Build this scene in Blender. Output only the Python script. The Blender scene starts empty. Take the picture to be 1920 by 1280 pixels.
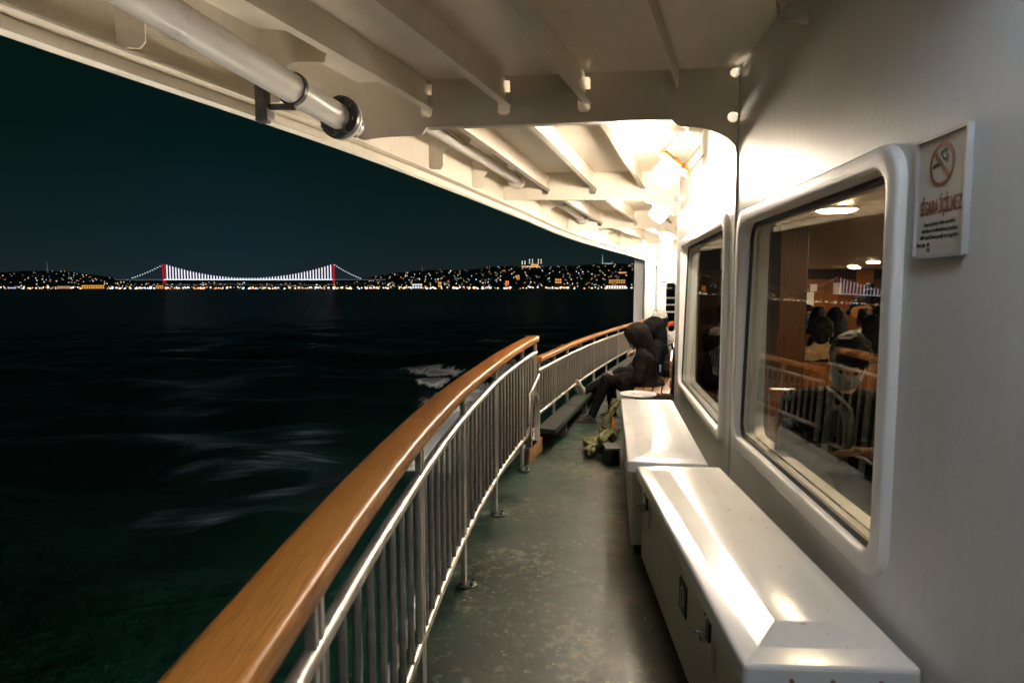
import bpy, bmesh, math, random
from mathutils import Vector, Matrix, noise
random.seed(7)
S = bpy.context.scene
PI = math.pi
# ------------------------------------------------------------------ camera, sky, exposure
EYE = 1.5                      # eye height above the deck
F = 1200.0 / 1920.0 * 36.0
PITCH = math.atan(99 / 1200.0)
cam_d = bpy.data.cameras.new('camera')
cam = bpy.data.objects.new('camera', cam_d)
S.collection.objects.link(cam)
cam.location = (0, 0, EYE)
cam.rotation_euler = (PI / 2 - PITCH, 0, 0)
cam_d.lens = F
cam_d.sensor_width = 36
cam_d.clip_start = 0.05
cam_d.clip_end = 30000
cam_d.dof.use_dof = True
cam_d.dof.focus_distance = 5.2
cam_d.dof.aperture_fstop = 4.5
S.camera = cam

W = bpy.data.worlds.new('World')
S.world = W
W.use_nodes = True
nt = W.node_tree
for n in list(nt.nodes):
    nt.nodes.remove(n)
out = nt.nodes.new('ShaderNodeOutputWorld')
add = nt.nodes.new('ShaderNodeAddShader')
sky = nt.nodes.new('ShaderNodeTexSky')
sky.sky_type = 'NISHITA'
sky.sun_disc = False
sky.sun_elevation = math.radians(-9)
sky.sun_rotation = math.radians(200)
b1 = nt.nodes.new('ShaderNodeBackground')
b1.inputs[1].default_value = 0.05
nt.links.new(sky.outputs[0], b1.inputs[0])
tc = nt.nodes.new('ShaderNodeTexCoord')
sx = nt.nodes.new('ShaderNodeSeparateXYZ')
nt.links.new(tc.outputs['Generated'], sx.inputs[0])
rp = nt.nodes.new('ShaderNodeValToRGB')      # city glow that fades with elevation
nt.links.new(sx.outputs['Z'], rp.inputs[0])
el = rp.color_ramp.elements
el[0].position = 0.0
el[0].color = (0.0105, 0.0168, 0.0172, 1)
el[1].position = 0.42
el[1].color = (0.0009, 0.0062, 0.0045, 1)
e = el.new(0.06)
e.color = (0.0056, 0.0132, 0.0136, 1)
e = el.new(0.2)
e.color = (0.0015, 0.0078, 0.0064, 1)
dt = nt.nodes.new('ShaderNodeVectorMath')     # broad bluish glow of the lit bridge in the night air
dt.operation = 'DOT_PRODUCT'
nt.links.new(tc.outputs['Generated'], dt.inputs[0])
dt.inputs[1].default_value = Vector((-0.40, 0.915, 0.02)).normalized()
pw = nt.nodes.new('ShaderNodeMath')
pw.operation = 'POWER'
pw.use_clamp = True
nt.links.new(dt.outputs['Value'], pw.inputs[0])
pw.inputs[1].default_value = 70
glow = nt.nodes.new('ShaderNodeMix')
glow.data_type = 'RGBA'
glow.blend_type = 'ADD'
nt.links.new(pw.outputs[0], glow.inputs[0])
nt.links.new(rp.outputs[0], glow.inputs[6])
glow.inputs[7].default_value = (0.0, 0.003, 0.009, 1)
b2 = nt.nodes.new('ShaderNodeBackground')
nt.links.new(glow.outputs[2], b2.inputs[0])
b2.inputs[1].default_value = 1.0
nt.links.new(b1.outputs[0], add.inputs[0])
nt.links.new(b2.outputs[0], add.inputs[1])
nt.links.new(add.outputs[0], out.inputs[0])

S.view_settings.view_transform = 'Standard'
S.view_settings.look = 'None'
S.view_settings.gamma = 1
S.view_settings.exposure = 0.15
S.view_settings.use_curve_mapping = False
S.render.engine = 'CYCLES'
S.cycles.use_denoising = True
S.cycles.max_bounces = 10
S.cycles.diffuse_bounces = 8
S.cycles.glossy_bounces = 5
S.cycles.transparent_max_bounces = 16
S.cycles.caustics_reflective = False
S.cycles.caustics_refractive = False
S.cycles.sample_clamp_indirect = 20
LAMP = 315.0                   # radiance of the deck lamps

# ------------------------------------------------------------------ helpers
def ray(u, v):
    a = (u - 960) / 1200.0
    b = (640 - v) / 1200.0
    c, s = math.cos(PITCH), math.sin(PITCH)
    return Vector((a, c + b * s, -s + b * c))

def interp(pts, t):
    """Catmull-Rom through (t, value...) rows."""
    n = len(pts)
    i = 0
    while i < n - 2 and t > pts[i + 1][0]:
        i += 1
    p1, p2 = pts[i], pts[i + 1]
    p0 = pts[i - 1] if i > 0 else None
    p3 = pts[i + 2] if i + 2 < n else None
    h = p2[0] - p1[0]
    k = (t - p1[0]) / h
    res = []
    for c in range(1, len(p1)):
        d = (p2[c] - p1[c]) / h
        m1 = d if p0 is None else (p2[c] - p0[c]) / (p2[0] - p0[0])
        m2 = d if p3 is None else (p3[c] - p1[c]) / (p3[0] - p1[0])
        if k < 0 or k > 1:
            res.append(p1[c] + d * (t - p1[0]))
            continue
        k2, k3 = k * k, k * k * k
        res.append((2 * k3 - 3 * k2 + 1) * p1[c] + (k3 - 2 * k2 + k) * h * m1 + (-2 * k3 + 3 * k2) * p2[c] + (k3 - k2) * h * m2)
    return res if len(res) > 1 else res[0]

def link(o, parent=None):
    S.collection.objects.link(o)
    if parent:
        o.parent = parent
    return o

def obj(name, me, mat=None, parent=None, smooth=None):
    if isinstance(me, bmesh.types.BMesh):
        m = bpy.data.meshes.new(name)
        bmesh.ops.recalc_face_normals(me, faces=me.faces)
        me.to_mesh(m)
        me.free()
        me = m
    o = bpy.data.objects.new(name, me)
    if mat is not None:
        for mm in (mat if isinstance(mat, (list, tuple)) else [mat]):
            me.materials.append(mm)
    if smooth is not None:
        shade(me, smooth)
    return link(o, parent)

def shade(me, ang):
    me.shade_smooth() if hasattr(me, 'shade_smooth') else None
    for p in me.polygons:
        p.use_smooth = True
    if ang and ang < 179:
        me.set_sharp_from_angle(angle=math.radians(ang))

def tag(o, label, cat, group=None):
    o['label'] = label
    o['category'] = cat
    if group:
        o['group'] = group
    return o

def struct(o):
    o['kind'] = 'structure'
    return o

def empty(name, loc, label=None, cat=None, group=None, rz=0):
    o = bpy.data.objects.new(name, None)
    o.empty_display_size = 0.1
    o.location = loc
    o.rotation_euler = (0, 0, rz)
    link(o)
    if label:
        tag(o, label, cat, group)
    return o

def world_parent(o, parent):
    """parent a mesh built in world coordinates to an Empty placed elsewhere"""
    o.parent = parent
    o.matrix_parent_inverse = (Matrix.Translation(parent.location) @ parent.rotation_euler.to_matrix().to_4x4()).inverted()
    return o

def wobj(name, bm, mat, parent, smooth=None):
    o = obj(name, bm, mat, None, smooth)
    return world_parent(o, parent)

def copy_part(src, parent):
    c = src.copy()
    link(c)
    c.parent = parent
    return c

def box(bm, x0, x1, y0, y1, z0, z1, M=None, bev=0.0, seg=1):
    vs = [bm.verts.new((x, y, z)) for z in (z0, z1) for y in (y0, y1) for x in (x0, x1)]
    fs = [(0, 2, 3, 1), (4, 5, 7, 6), (0, 1, 5, 4), (2, 6, 7, 3), (0, 4, 6, 2), (1, 3, 7, 5)]
    faces = [bm.faces.new([vs[i] for i in f]) for f in fs]
    if M is not None:
        bmesh.ops.transform(bm, matrix=M, verts=vs)
    if bev:
        es = {e for f in faces for e in f.edges}
        bmesh.ops.bevel(bm, geom=list(es), offset=bev, segments=seg, affect='EDGES', profile=0.5)

def ring(bm, c, a, b, r, n=10, rb=None):
    return [bm.verts.new(c + a * (math.cos(2 * PI * i / n) * r) + b * (math.sin(2 * PI * i / n) * (rb or r))) for i in range(n)]

def bridge(bm, r0, r1):
    n = len(r0)
    for i in range(n):
        bm.faces.new((r0[i], r0[(i + 1) % n], r1[(i + 1) % n], r1[i]))

def tube(bm, pts, r, n=10, cap=True, radii=None, up=Vector((0, 0, 1))):
    pts = [Vector(p) for p in pts]
    prev = None
    for i, p in enumerate(pts):
        t = (pts[min(i + 1, len(pts) - 1)] - pts[max(i - 1, 0)]).normalized()
        u = up if abs(t.dot(up)) < 0.95 else Vector((1, 0, 0))
        a = t.cross(u).normalized()
        b = t.cross(a).normalized()
        rr = ring(bm, p, a, b, radii[i] if radii else r, n)
        if prev:
            bridge(bm, prev, rr)
        elif cap:
            bm.faces.new(rr)
        prev = rr
    if cap:
        bm.faces.new(list(reversed(prev)))

def sweep(bm, pts, prof, cap=True, closed=False, nrm=None):
    """sweep profile [(n,h)] along plan points; n is measured to the right-hand side of travel unless nrm given"""
    pts = [Vector(p) for p in pts]
    prev = None
    first = None
    N = len(pts)
    for i, p in enumerate(pts):
        t = pts[min(i + 1, N - 1)] - pts[max(i - 1, 0)]
        t.z = 0
        t.normalize()
        nn = Vector((t.y, -t.x, 0))
        rr = [bm.verts.new(p + nn * q[0] + Vector((0, 0, q[1]))) for q in prof]
        if prev:
            bridge(bm, prev, rr)
        else:
            first = rr
        prev = rr
    if cap:
        bm.faces.new(first)
        bm.faces.new(list(reversed(prev)))

def lathe(bm, prof, M=None, n=24):
    rings = []
    allv = []
    for (r, z) in prof:
        if r < 1e-5:
            v = bm.verts.new((0, 0, z))
            rings.append([v])
            allv.append(v)
        else:
            rr = [bm.verts.new((r * math.cos(2 * PI * i / n), r * math.sin(2 * PI * i / n), z)) for i in range(n)]
            rings.append(rr)
            allv += rr
    for a, b in zip(rings, rings[1:]):
        if len(a) == 1 and len(b) > 1:
            for i in range(n):
                bm.faces.new((a[0], b[(i + 1) % n], b[i]))
        elif len(b) == 1 and len(a) > 1:
            for i in range(n):
                bm.faces.new((a[i], a[(i + 1) % n], b[0]))
        elif len(a) > 1:
            bridge(bm, a, b)
    if M is not None:
        bmesh.ops.transform(bm, matrix=M, verts=allv)

def plate(outline, holes, thick, M):
    """flat plate with holes: outline/holes in 2-D (s,h); extruded by thick, mapped by matrix M (s->x, h->y, thickness->z)"""
    cu = bpy.data.curves.new('plate', 'CURVE')
    cu.dimensions = '2D'
    cu.fill_mode = 'BOTH'
    cu.extrude = thick / 2
    for poly in [outline] + holes:
        sp = cu.splines.new('POLY')
        sp.points.add(len(poly) - 1)
        for i, q in enumerate(poly):
            sp.points[i].co = (q[0], q[1], 0, 1)
        sp.use_cyclic_u = True
    o = bpy.data.objects.new('plate', cu)
    link(o)
    bpy.context.view_layer.update()
    me = bpy.data.meshes.new_from_object(o.evaluated_get(bpy.context.evaluated_depsgraph_get()))
    bpy.data.objects.remove(o)
    bpy.data.curves.remove(cu)
    me.transform(M)
    return me

def text_mesh(s, size, M, align='CENTER', depth=0.0006, sx=1.0, bold=0.0):
    cu = bpy.data.curves.new('lettering', 'FONT')
    cu.body = s
    cu.size = size
    cu.align_x = align
    cu.extrude = depth
    cu.offset = bold
    cu.resolution_u = 3
    o = bpy.data.objects.new('lettering', cu)
    link(o)
    bpy.context.view_layer.update()
    me = bpy.data.meshes.new_from_object(o.evaluated_get(bpy.context.evaluated_depsgraph_get()))
    bpy.data.objects.remove(o)
    bpy.data.curves.remove(cu)
    me.transform(M @ Matrix.Diagonal((sx, 1, 1, 1)))
    return me

# ------------------------------------------------------------------ materials
def nodes(name):
    m = bpy.data.materials.new(name)
    m.use_nodes = True
    t = m.node_tree
    b = t.nodes['Principled BSDF']
    return m, t, b

def noise_node(t, scale, detail=4, vec=None, rough=0.55):
    n = t.nodes.new('ShaderNodeTexNoise')
    n.inputs['Scale'].default_value = scale
    n.inputs['Detail'].default_value = detail
    n.inputs['Roughness'].default_value = rough
    if vec is not None:
        t.links.new(vec, n.inputs['Vector'])
    return n

def ramp(t, src, stops):
    r = t.nodes.new('ShaderNodeValToRGB')
    t.links.new(src, r.inputs[0])
    els = r.color_ramp.elements
    els[0].position, els[0].color = stops[0][0], tuple(stops[0][1]) + (1,)
    els[1].position, els[1].color = stops[-1][0], tuple(stops[-1][1]) + (1,)
    for p, c in stops[1:-1]:
        e = els.new(p)
        e.color = tuple(c) + (1,)
    return r.outputs[0]

def mixc(t, fac, a, b, mode='MIX'):
    n = t.nodes.new('ShaderNodeMix')
    n.data_type = 'RGBA'
    n.blend_type = mode
    for s, v in ((n.inputs[0], fac), (n.inputs[6], a), (n.inputs[7], b)):
        if isinstance(v, (int, float)):
            s.default_value = v
        elif isinstance(v, tuple):
            s.default_value = v + (1,) if len(v) == 3 else v
        else:
            t.links.new(v, s)
    return n.outputs[2]

def coords(t, scale=(1, 1, 1), kind='Object', rot=(0, 0, 0)):
    c = t.nodes.new('ShaderNodeTexCoord')
    m = t.nodes.new('ShaderNodeMapping')
    m.inputs['Scale'].default_value = scale
    m.inputs['Rotation'].default_value = rot
    t.links.new(c.outputs[kind], m.inputs[0])
    return m.outputs[0]

def bump(t, b, h, strength, dist, chain=None):
    n = t.nodes.new('ShaderNodeBump')
    n.inputs['Strength'].default_value = strength
    n.inputs['Distance'].default_value = dist
    t.links.new(h, n.inputs['Height'])
    if chain is not None:
        t.links.new(chain, n.inputs['Normal'])
    t.links.new(n.outputs[0], b.inputs['Normal'])
    return n.outputs[0]

def simple(name, col, rough=0.5, metal=0.0, var=0.12, vs=6, bs=0.0, bscale=60, bdist=0.002, spec=0.5):
    m, t, b = nodes(name)
    v = coords(t)
    n = noise_node(t, vs, 5, v)
    c = ramp(t, n.outputs[0], [(0.3, [x * (1 - var) for x in col]), (0.7, [min(1, x * (1 + var)) for x in col])])
    t.links.new(c, b.inputs['Base Color'])
    b.inputs['Roughness'].default_value = rough
    b.inputs['Metallic'].default_value = metal
    b.inputs['Specular IOR Level'].default_value = spec
    if bs:
        n2 = noise_node(t, bscale, 3, v)
        bump(t, b, n2.outputs[0], bs, bdist)
    return m

def paint(name, col, rough=0.28, dirt=0.5, peel=0.35, rust=0.0, dirtcol=(0.25, 0.2, 0.14)):
    """thick brushed marine paint: orange-peel relief, brush runs, faint dirt and specks of rust"""
    m, t, b = nodes(name)
    v = coords(t)
    n1 = noise_node(t, 3.0, 6, v, 0.6)
    vstreak = coords(t, (9, 9, 1.2))
    n2 = noise_node(t, 3.0, 5, vstreak, 0.65)
    base = ramp(t, n1.outputs[0], [(0.3, [x * 0.93 for x in col]), (0.7, col)])
    f = ramp(t, n2.outputs[0], [(0.45, (0, 0, 0)), (1.0, (dirt, dirt, dirt))])
    c = mixc(t, f, base, dirtcol)
    if rust:
        n3 = noise_node(t, 22, 4, v, 0.6)
        f2 = ramp(t, n3.outputs[0], [(0.655, (0, 0, 0)), (0.70, (rust, rust, rust))])
        c = mixc(t, f2, c, (0.16, 0.07, 0.02))
    t.links.new(c, b.inputs['Base Color'])
    r = ramp(t, n1.outputs[0], [(0.3, [rough * 0.9] * 3), (0.75, [min(1, rough * 1.25)] * 3)])
    t.links.new(r, b.inputs['Roughness'])
    n4 = noise_node(t, 55, 2, v)
    bump(t, b, n4.outputs[0], peel, 0.0018)
    return m

def emit(name, col, s):
    m = bpy.data.materials.new(name)
    m.use_nodes = True
    t = m.node_tree
    for n in list(t.nodes):
        t.nodes.remove(n)
    o = t.nodes.new('ShaderNodeOutputMaterial')
    e = t.nodes.new('ShaderNodeEmission')
    e.inputs[0].default_value = tuple(col) + (1,)
    e.inputs[1].default_value = s
    t.links.new(e.outputs[0], o.inputs[0])
    return m

M_WALL = paint('wall_paint', (0.72, 0.735, 0.75), 0.34, 0.16, 0.8, 0.0)
M_FRAME = paint('frame_paint', (0.80, 0.79, 0.77), 0.38, 0.12, 0.06)
M_CEIL = paint('canopy_paint', (0.82, 0.75, 0.63), 0.36, 0.18, 0.12)
M_LID = paint('lid_gelcoat', (0.80, 0.80, 0.80), 0.20, 0.10, 0.04, 0.35)
M_LOCK = paint('locker_paint', (0.62, 0.59, 0.50), 0.35, 0.35, 0.12, 0.5, (0.2, 0.17, 0.12))
M_STEEL = simple('rail_steel', (0.60, 0.55, 0.48), 0.33, 0.82, 0.22, 9, 0.15, 40, 0.001)
M_DARK = simple('black_rubber', (0.012, 0.012, 0.012), 0.5)
M_IRON = simple('dark_iron', (0.10, 0.10, 0.105), 0.42, 0.6, 0.3, 20, 0.3, 60)
M_BRASS = simple('rusty_bracket_yellow', (0.52, 0.26, 0.05), 0.45, 0.3, 0.45, 40, 0.2)
M_RUST = simple('rusted_plate', (0.30, 0.15, 0.06), 0.7, 0.0, 0.6, 18, 0.4, 50)
M_CHROME = simple('latch_steel', (0.6, 0.6, 0.6), 0.2, 1.0, 0.1)
M_BLACKPL = simple('black_plastic', (0.012, 0.014, 0.014), 0.4)
M_KERB = simple('dark_green_timber', (0.010, 0.015, 0.010), 0.6, 0, 0.4, 7, 0.3, 30, 0.002, 0.25)
M_PIPE = paint('pipe_paint', (0.68, 0.64, 0.58), 0.3, 0.15, 0.06)

def wood(name, dark, light, rough, scale=(1, 1, 1), bs=0.1):
    m, t, b = nodes(name)
    v = coords(t, scale)
    n = noise_node(t, 6, 8, v, 0.65)
    w = t.nodes.new('ShaderNodeTexWave')
    w.inputs['Scale'].default_value = 3
    w.inputs['Distortion'].default_value = 6
    w.inputs['Detail'].default_value = 4
    t.links.new(v, w.inputs[0])
    mx = t.nodes.new('ShaderNodeMath')
    mx.operation = 'MULTIPLY_ADD'
    t.links.new(w.outputs['Fac'], mx.inputs[0])
    mx.inputs[1].default_value = 0.35
    t.links.new(n.outputs[0], mx.inputs[2])
    c = ramp(t, mx.outputs[0], [(0.35, dark), (0.62, light), (0.95, [x * 0.8 for x in dark])])
    t.links.new(c, b.inputs['Base Color'])
    b.inputs['Roughness'].default_value = rough
    bump(t, b, n.outputs[0], bs, 0.003)
    return m

M_RAILWOOD = wood('varnished_rail_wood', (0.24, 0.082, 0.014), (0.52, 0.205, 0.036), 0.33, (16, 1.2, 16), 0.05)
M_PANEL = wood('saloon_panel_wood', (0.15, 0.055, 0.014), (0.30, 0.12, 0.032), 0.35, (3, 3, 0.5))
M_DARKPANEL = wood('dark_column_wood', (0.035, 0.016, 0.007), (0.08, 0.034, 0.012), 0.35, (3, 3, 0.4))
M_PLANK = wood('ceiling_plank_wood', (0.38, 0.27, 0.15), (0.55, 0.40, 0.23), 0.4, (1, 4, 4))
M_PEW = wood('pew_wood', (0.14, 0.05, 0.015), (0.26, 0.10, 0.03), 0.3, (1.5, 6, 6))
M_BENCH = wood('bench_slat_wood', (0.12, 0.05, 0.02), (0.24, 0.11, 0.045), 0.4, (8, 1, 8))

def deck_material():
    m, t, b = nodes('green_deck_paint')
    v = coords(t)
    n1 = noise_node(t, 1.6, 6, v, 0.6)
    base = ramp(t, n1.outputs[0], [(0.3, (0.0020, 0.0170, 0.0105)), (0.50, (0.0048, 0.029, 0.018)), (0.72, (0.013, 0.046, 0.029))])
    # worn speckles
    n2 = noise_node(t, 26, 8, v, 0.7)
    n2b = noise_node(t, 2.3, 3, v)
    pr = t.nodes.new('ShaderNodeMath')
    pr.operation = 'MULTIPLY_ADD'
    t.links.new(n2b.outputs[0], pr.inputs[0])
    pr.inputs[1].default_value = 0.35
    t.links.new(n2.outputs[0], pr.inputs[2])
    f = ramp(t, pr.outputs[0], [(0.745, (0, 0, 0)), (0.83, (0.9, 0.9, 0.9))])
    c = mixc(t, f, base, (0.20, 0.20, 0.145))
    vo = t.nodes.new('ShaderNodeTexVoronoi')
    vo.inputs['Scale'].default_value = 21
    t.links.new(v, vo.inputs[0])
    f3 = ramp(t, vo.outputs['Distance'], [(0.08, (1, 1, 1)), (0.17, (0, 0, 0))])
    n6 = noise_node(t, 3.1, 2, v)
    f3m = mixc(t, 1.0, f3, ramp(t, n6.outputs[0], [(0.46, (0, 0, 0)), (0.56, (1, 1, 1))]), 'MULTIPLY')
    c = mixc(t, f3m, c, (0.50, 0.50, 0.42))
    # scraped and chipped paint in trodden places, and darker repainted blotches
    nm = noise_node(t, 5.5, 6, v, 0.68)
    c = mixc(t, ramp(t, nm.outputs[0], [(0.48, (0, 0, 0)), (0.58, (0.85, 0.85, 0.85))]), c, (0.0022, 0.0140, 0.0092))
    nc = noise_node(t, 13, 9, v, 0.75)
    nb = noise_node(t, 1.1, 2, v)
    am = t.nodes.new('ShaderNodeMath')
    am.operation = 'MULTIPLY_ADD'
    t.links.new(nb.outputs[0], am.inputs[0])
    am.inputs[1].default_value = 0.55
    t.links.new(nc.outputs[0], am.inputs[2])
    fc = ramp(t, am.outputs[0], [(0.825, (0, 0, 0)), (0.88, (0.85, 0.85, 0.85))])
    c = mixc(t, fc, c, (0.17, 0.175, 0.13))
    # brown trodden stain along the lockers
    at = t.nodes.new('ShaderNodeAttribute')
    at.attribute_name = 'stain'
    n4 = noise_node(t, 9, 9, v, 0.78)
    ml = t.nodes.new('ShaderNodeMath')
    ml.operation = 'MULTIPLY'
    t.links.new(at.outputs['Fac'], ml.inputs[0])
    t.links.new(ramp(t, n4.outputs[0], [(0.44, (0, 0, 0)), (0.56, (1, 1, 1))]), ml.inputs[1])
    c = mixc(t, ml.outputs[0], c, (0.085, 0.055, 0.042))
    t.links.new(c, b.inputs['Base Color'])
    nr = noise_node(t, 2.6, 5, v, 0.6)
    r = ramp(t, nr.outputs[0], [(0.36, (0.29,) * 3), (0.62, (0.56,) * 3)])
    t.links.new(r, b.inputs['Roughness'])
    b.inputs['Coat Weight'].default_value = 0.18
    b.inputs['Coat Roughness'].default_value = 0.22
    n5 = noise_node(t, 6, 7, v, 0.6)
    ch = bump(t, b, n5.outputs[0], 0.22, 0.02)
    bump(t, b, pr.outputs[0], 0.25, 0.008, ch)
    return m
M_DECK = deck_material()

def glass_material():
    m = bpy.data.materials.new('window_glass')
    m.use_nodes = True
    t = m.node_tree
    for n in list(t.nodes):
        t.nodes.remove(n)
    o = t.nodes.new('ShaderNodeOutputMaterial')
    mx = t.nodes.new('ShaderNodeMixShader')
    tr = t.nodes.new('ShaderNodeBsdfTransparent')
    tr.inputs[0].default_value = (0.93, 0.95, 0.93, 1)
    gl = t.nodes.new('ShaderNodeBsdfGlossy')
    gl.inputs['Roughness'].default_value = 0.008
    fr = t.nodes.new('ShaderNodeFresnel')
    fr.inputs[0].default_value = 3.1
    ge = t.nodes.new('ShaderNodeNewGeometry')
    mb = t.nodes.new('ShaderNodeMath')
    mb.operation = 'SUBTRACT'
    mb.inputs[0].default_value = 1.0
    t.links.new(ge.outputs['Backfacing'], mb.inputs[1])
    mm = t.nodes.new('ShaderNodeMath')
    mm.operation = 'MULTIPLY'
    t.links.new(fr.outputs[0], mm.inputs[0])
    t.links.new(mb.outputs[0], mm.inputs[1])
    t.links.new(mm.outputs[0], mx.inputs[0])
    t.links.new(tr.outputs[0], mx.inputs[1])
    t.links.new(gl.outputs[0], mx.inputs[2])
    t.links.new(mx.outputs[0], o.inputs[0])
    return m
M_GLASS = glass_material()

# ------------------------------------------------------------------ ship lines (metres, deck at z = 0)
WALL = [(0.706, -2.0), (1.264, 3.65), (1.675, 6.55), (2.42, 9.35), (3.2, 12.1), (3.83, 14.3)]
def wallx(y):
    for (a, b) in zip(WALL, WALL[1:]):
        if y <= b[1]:
            break
    return a[0] + (b[0] - a[0]) * (y - a[1]) / (b[1] - a[1])
EDGE = [(-2.5, -3.17, 2.32), (0.0, -2.31, 2.31), (2.075, -1.602, 2.30), (3.93, -0.92, 2.30), (6.9, 0.04, 2.27), (9.455, 0.944, 2.20), (13.73, 2.84, 2.10), (14.5, 3.2, 2.08)]
def edge(y):
    x, h = interp(EDGE, y)
    return Vector((x, y, h))
def ceil_h(y):
    return interp([(-3, 2.72), (3.9, 2.72), (6.4, 2.65), (9.2, 2.59), (15, 2.52)], y)
def near_rail(y):
    t = max(0.0, y - 0.9)
    x = -0.365 + 0.0242 * t * t
    h = 1.04 + 0.04 * max(0, min(1, (y - 3.8) / 2.0))
    return Vector((x, y, h))
def tube_drop(y):
    return 0.205 - 0.045 * max(0, min(1, (y - 2.0) / 2.2))
FAR = [(5.7, 0.19, 0.87), (8.444, 0.988, 0.86), (12.03, 2.207, 0.84), (14.0, 2.98, 0.835)]
def far_rail(y):
    x, h = interp(FAR, y)
    return Vector((x, y, h))
def deck_edge(y):
    if y > 14.0:
        return far_rail(14.0).x - 0.14 + 0.42 * (y - 14.0)
    return (near_rail(y).x if y < 5.75 else far_rail(y).x) - 0.14
WATER = -1.9

# ------------------------------------------------------------------ deck
bm = bmesh.new()
ys = [-3 + 0.1 * i for i in range(176)]
NX = 24
rows = []
for y in ys:
    a, b = deck_edge(y), wallx(y) + 0.05
    rows.append([bm.verts.new((a + (b - a) * i / NX, y, 0)) for i in range(NX + 1)])
for r0, r1 in zip(rows, rows[1:]):
    for i in range(NX):
        bm.faces.new((r0[i], r0[i + 1], r1[i + 1], r1[i]))
deck = struct(obj('deck', bm, M_DECK))
at = deck.data.attributes.new('stain', 'FLOAT', 'POINT')
for i, v in enumerate(deck.data.vertices):
    d = abs(v.co.x - (0.60 + 0.05 * (v.co.y - 2.4)))
    at.data[i].value = max(0, 1 - d / 0.22) * 0.9 if v.co.y < 6.2 else 0
# hull side below the deck, with unseen glowing panels added to light the wake
bm = bmesh.new()
pts = [Vector((deck_edge(y), y, 0)) for y in [-3 + 0.5 * i for i in range(60)]]
sweep(bm, pts, [(0.0, -0.01), (0.0, -2.6), (0.1, -2.6), (0.1, -0.01)])
hull = struct(obj('hull', bm, M_WALL, None, 40))
bm = bmesh.new()
sweep(bm, [Vector((deck_edge(y) - 0.004, y, 0)) for y in [-3 + 0.25 * i for i in range(72)]],
      [(-0.05, -0.012), (-0.05, -0.06), (0.0, -0.07), (0.0, 0.004), (-0.02, 0.006)])
obj('rubbing_strake', bm, M_FRAME, hull, 40)
M_WAKELIGHT = emit('added_wake_light', (1.0, 0.90, 0.76), 50)
for k in range(18):
    y = 0.4 + 1.35 * k
    p, q = Vector((deck_edge(y) - 0.012, y, 0)), Vector((deck_edge(y + 0.8) - 0.012, y + 0.8, 0))
    bm = bmesh.new()
    sweep(bm, [p, q], [(0.0, -0.5), (0.0, -1.05), (0.006, -1.05), (0.006, -0.5)])
    obj('wake_light_panel', bm, M_WAKELIGHT, hull)

# ------------------------------------------------------------------ cabin wall
TH = 0.09
def rrect(u0, u1, h0, h1, r, n=8):
    pts = []
    for cx, cy, a in ((u1 - r, h0 + r, -PI / 2), (u1 - r, h1 - r, 0), (u0 + r, h1 - r, PI / 2), (u0 + r, h0 + r, PI)):
        for i in range(n + 1):
            t = a + PI / 2 * i / n
            pts.append((cx + r * math.cos(t), cy + r * math.sin(t)))
    return pts
def seg_matrix(k):
    a, b = Vector(WALL[k] + (0,)), Vector(WALL[k + 1] + (0,))
    t = (b - a).normalized()
    nrm = Vector((-t.y, t.x, 0))        # towards the open deck
    L = (b - a).length
    M = Matrix(((t.x, 0, nrm.x, a.x), (t.y, 0, nrm.y, a.y), (0, 1, 0, 0), (0, 0, 0, 1)))
    return M, L
def seg_u(k, y):
    a, b = WALL[k], WALL[k + 1]
    return (y - a[1]) / (b[1] - a[1]) * math.hypot(b[0] - a[0], b[1] - a[1])

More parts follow.
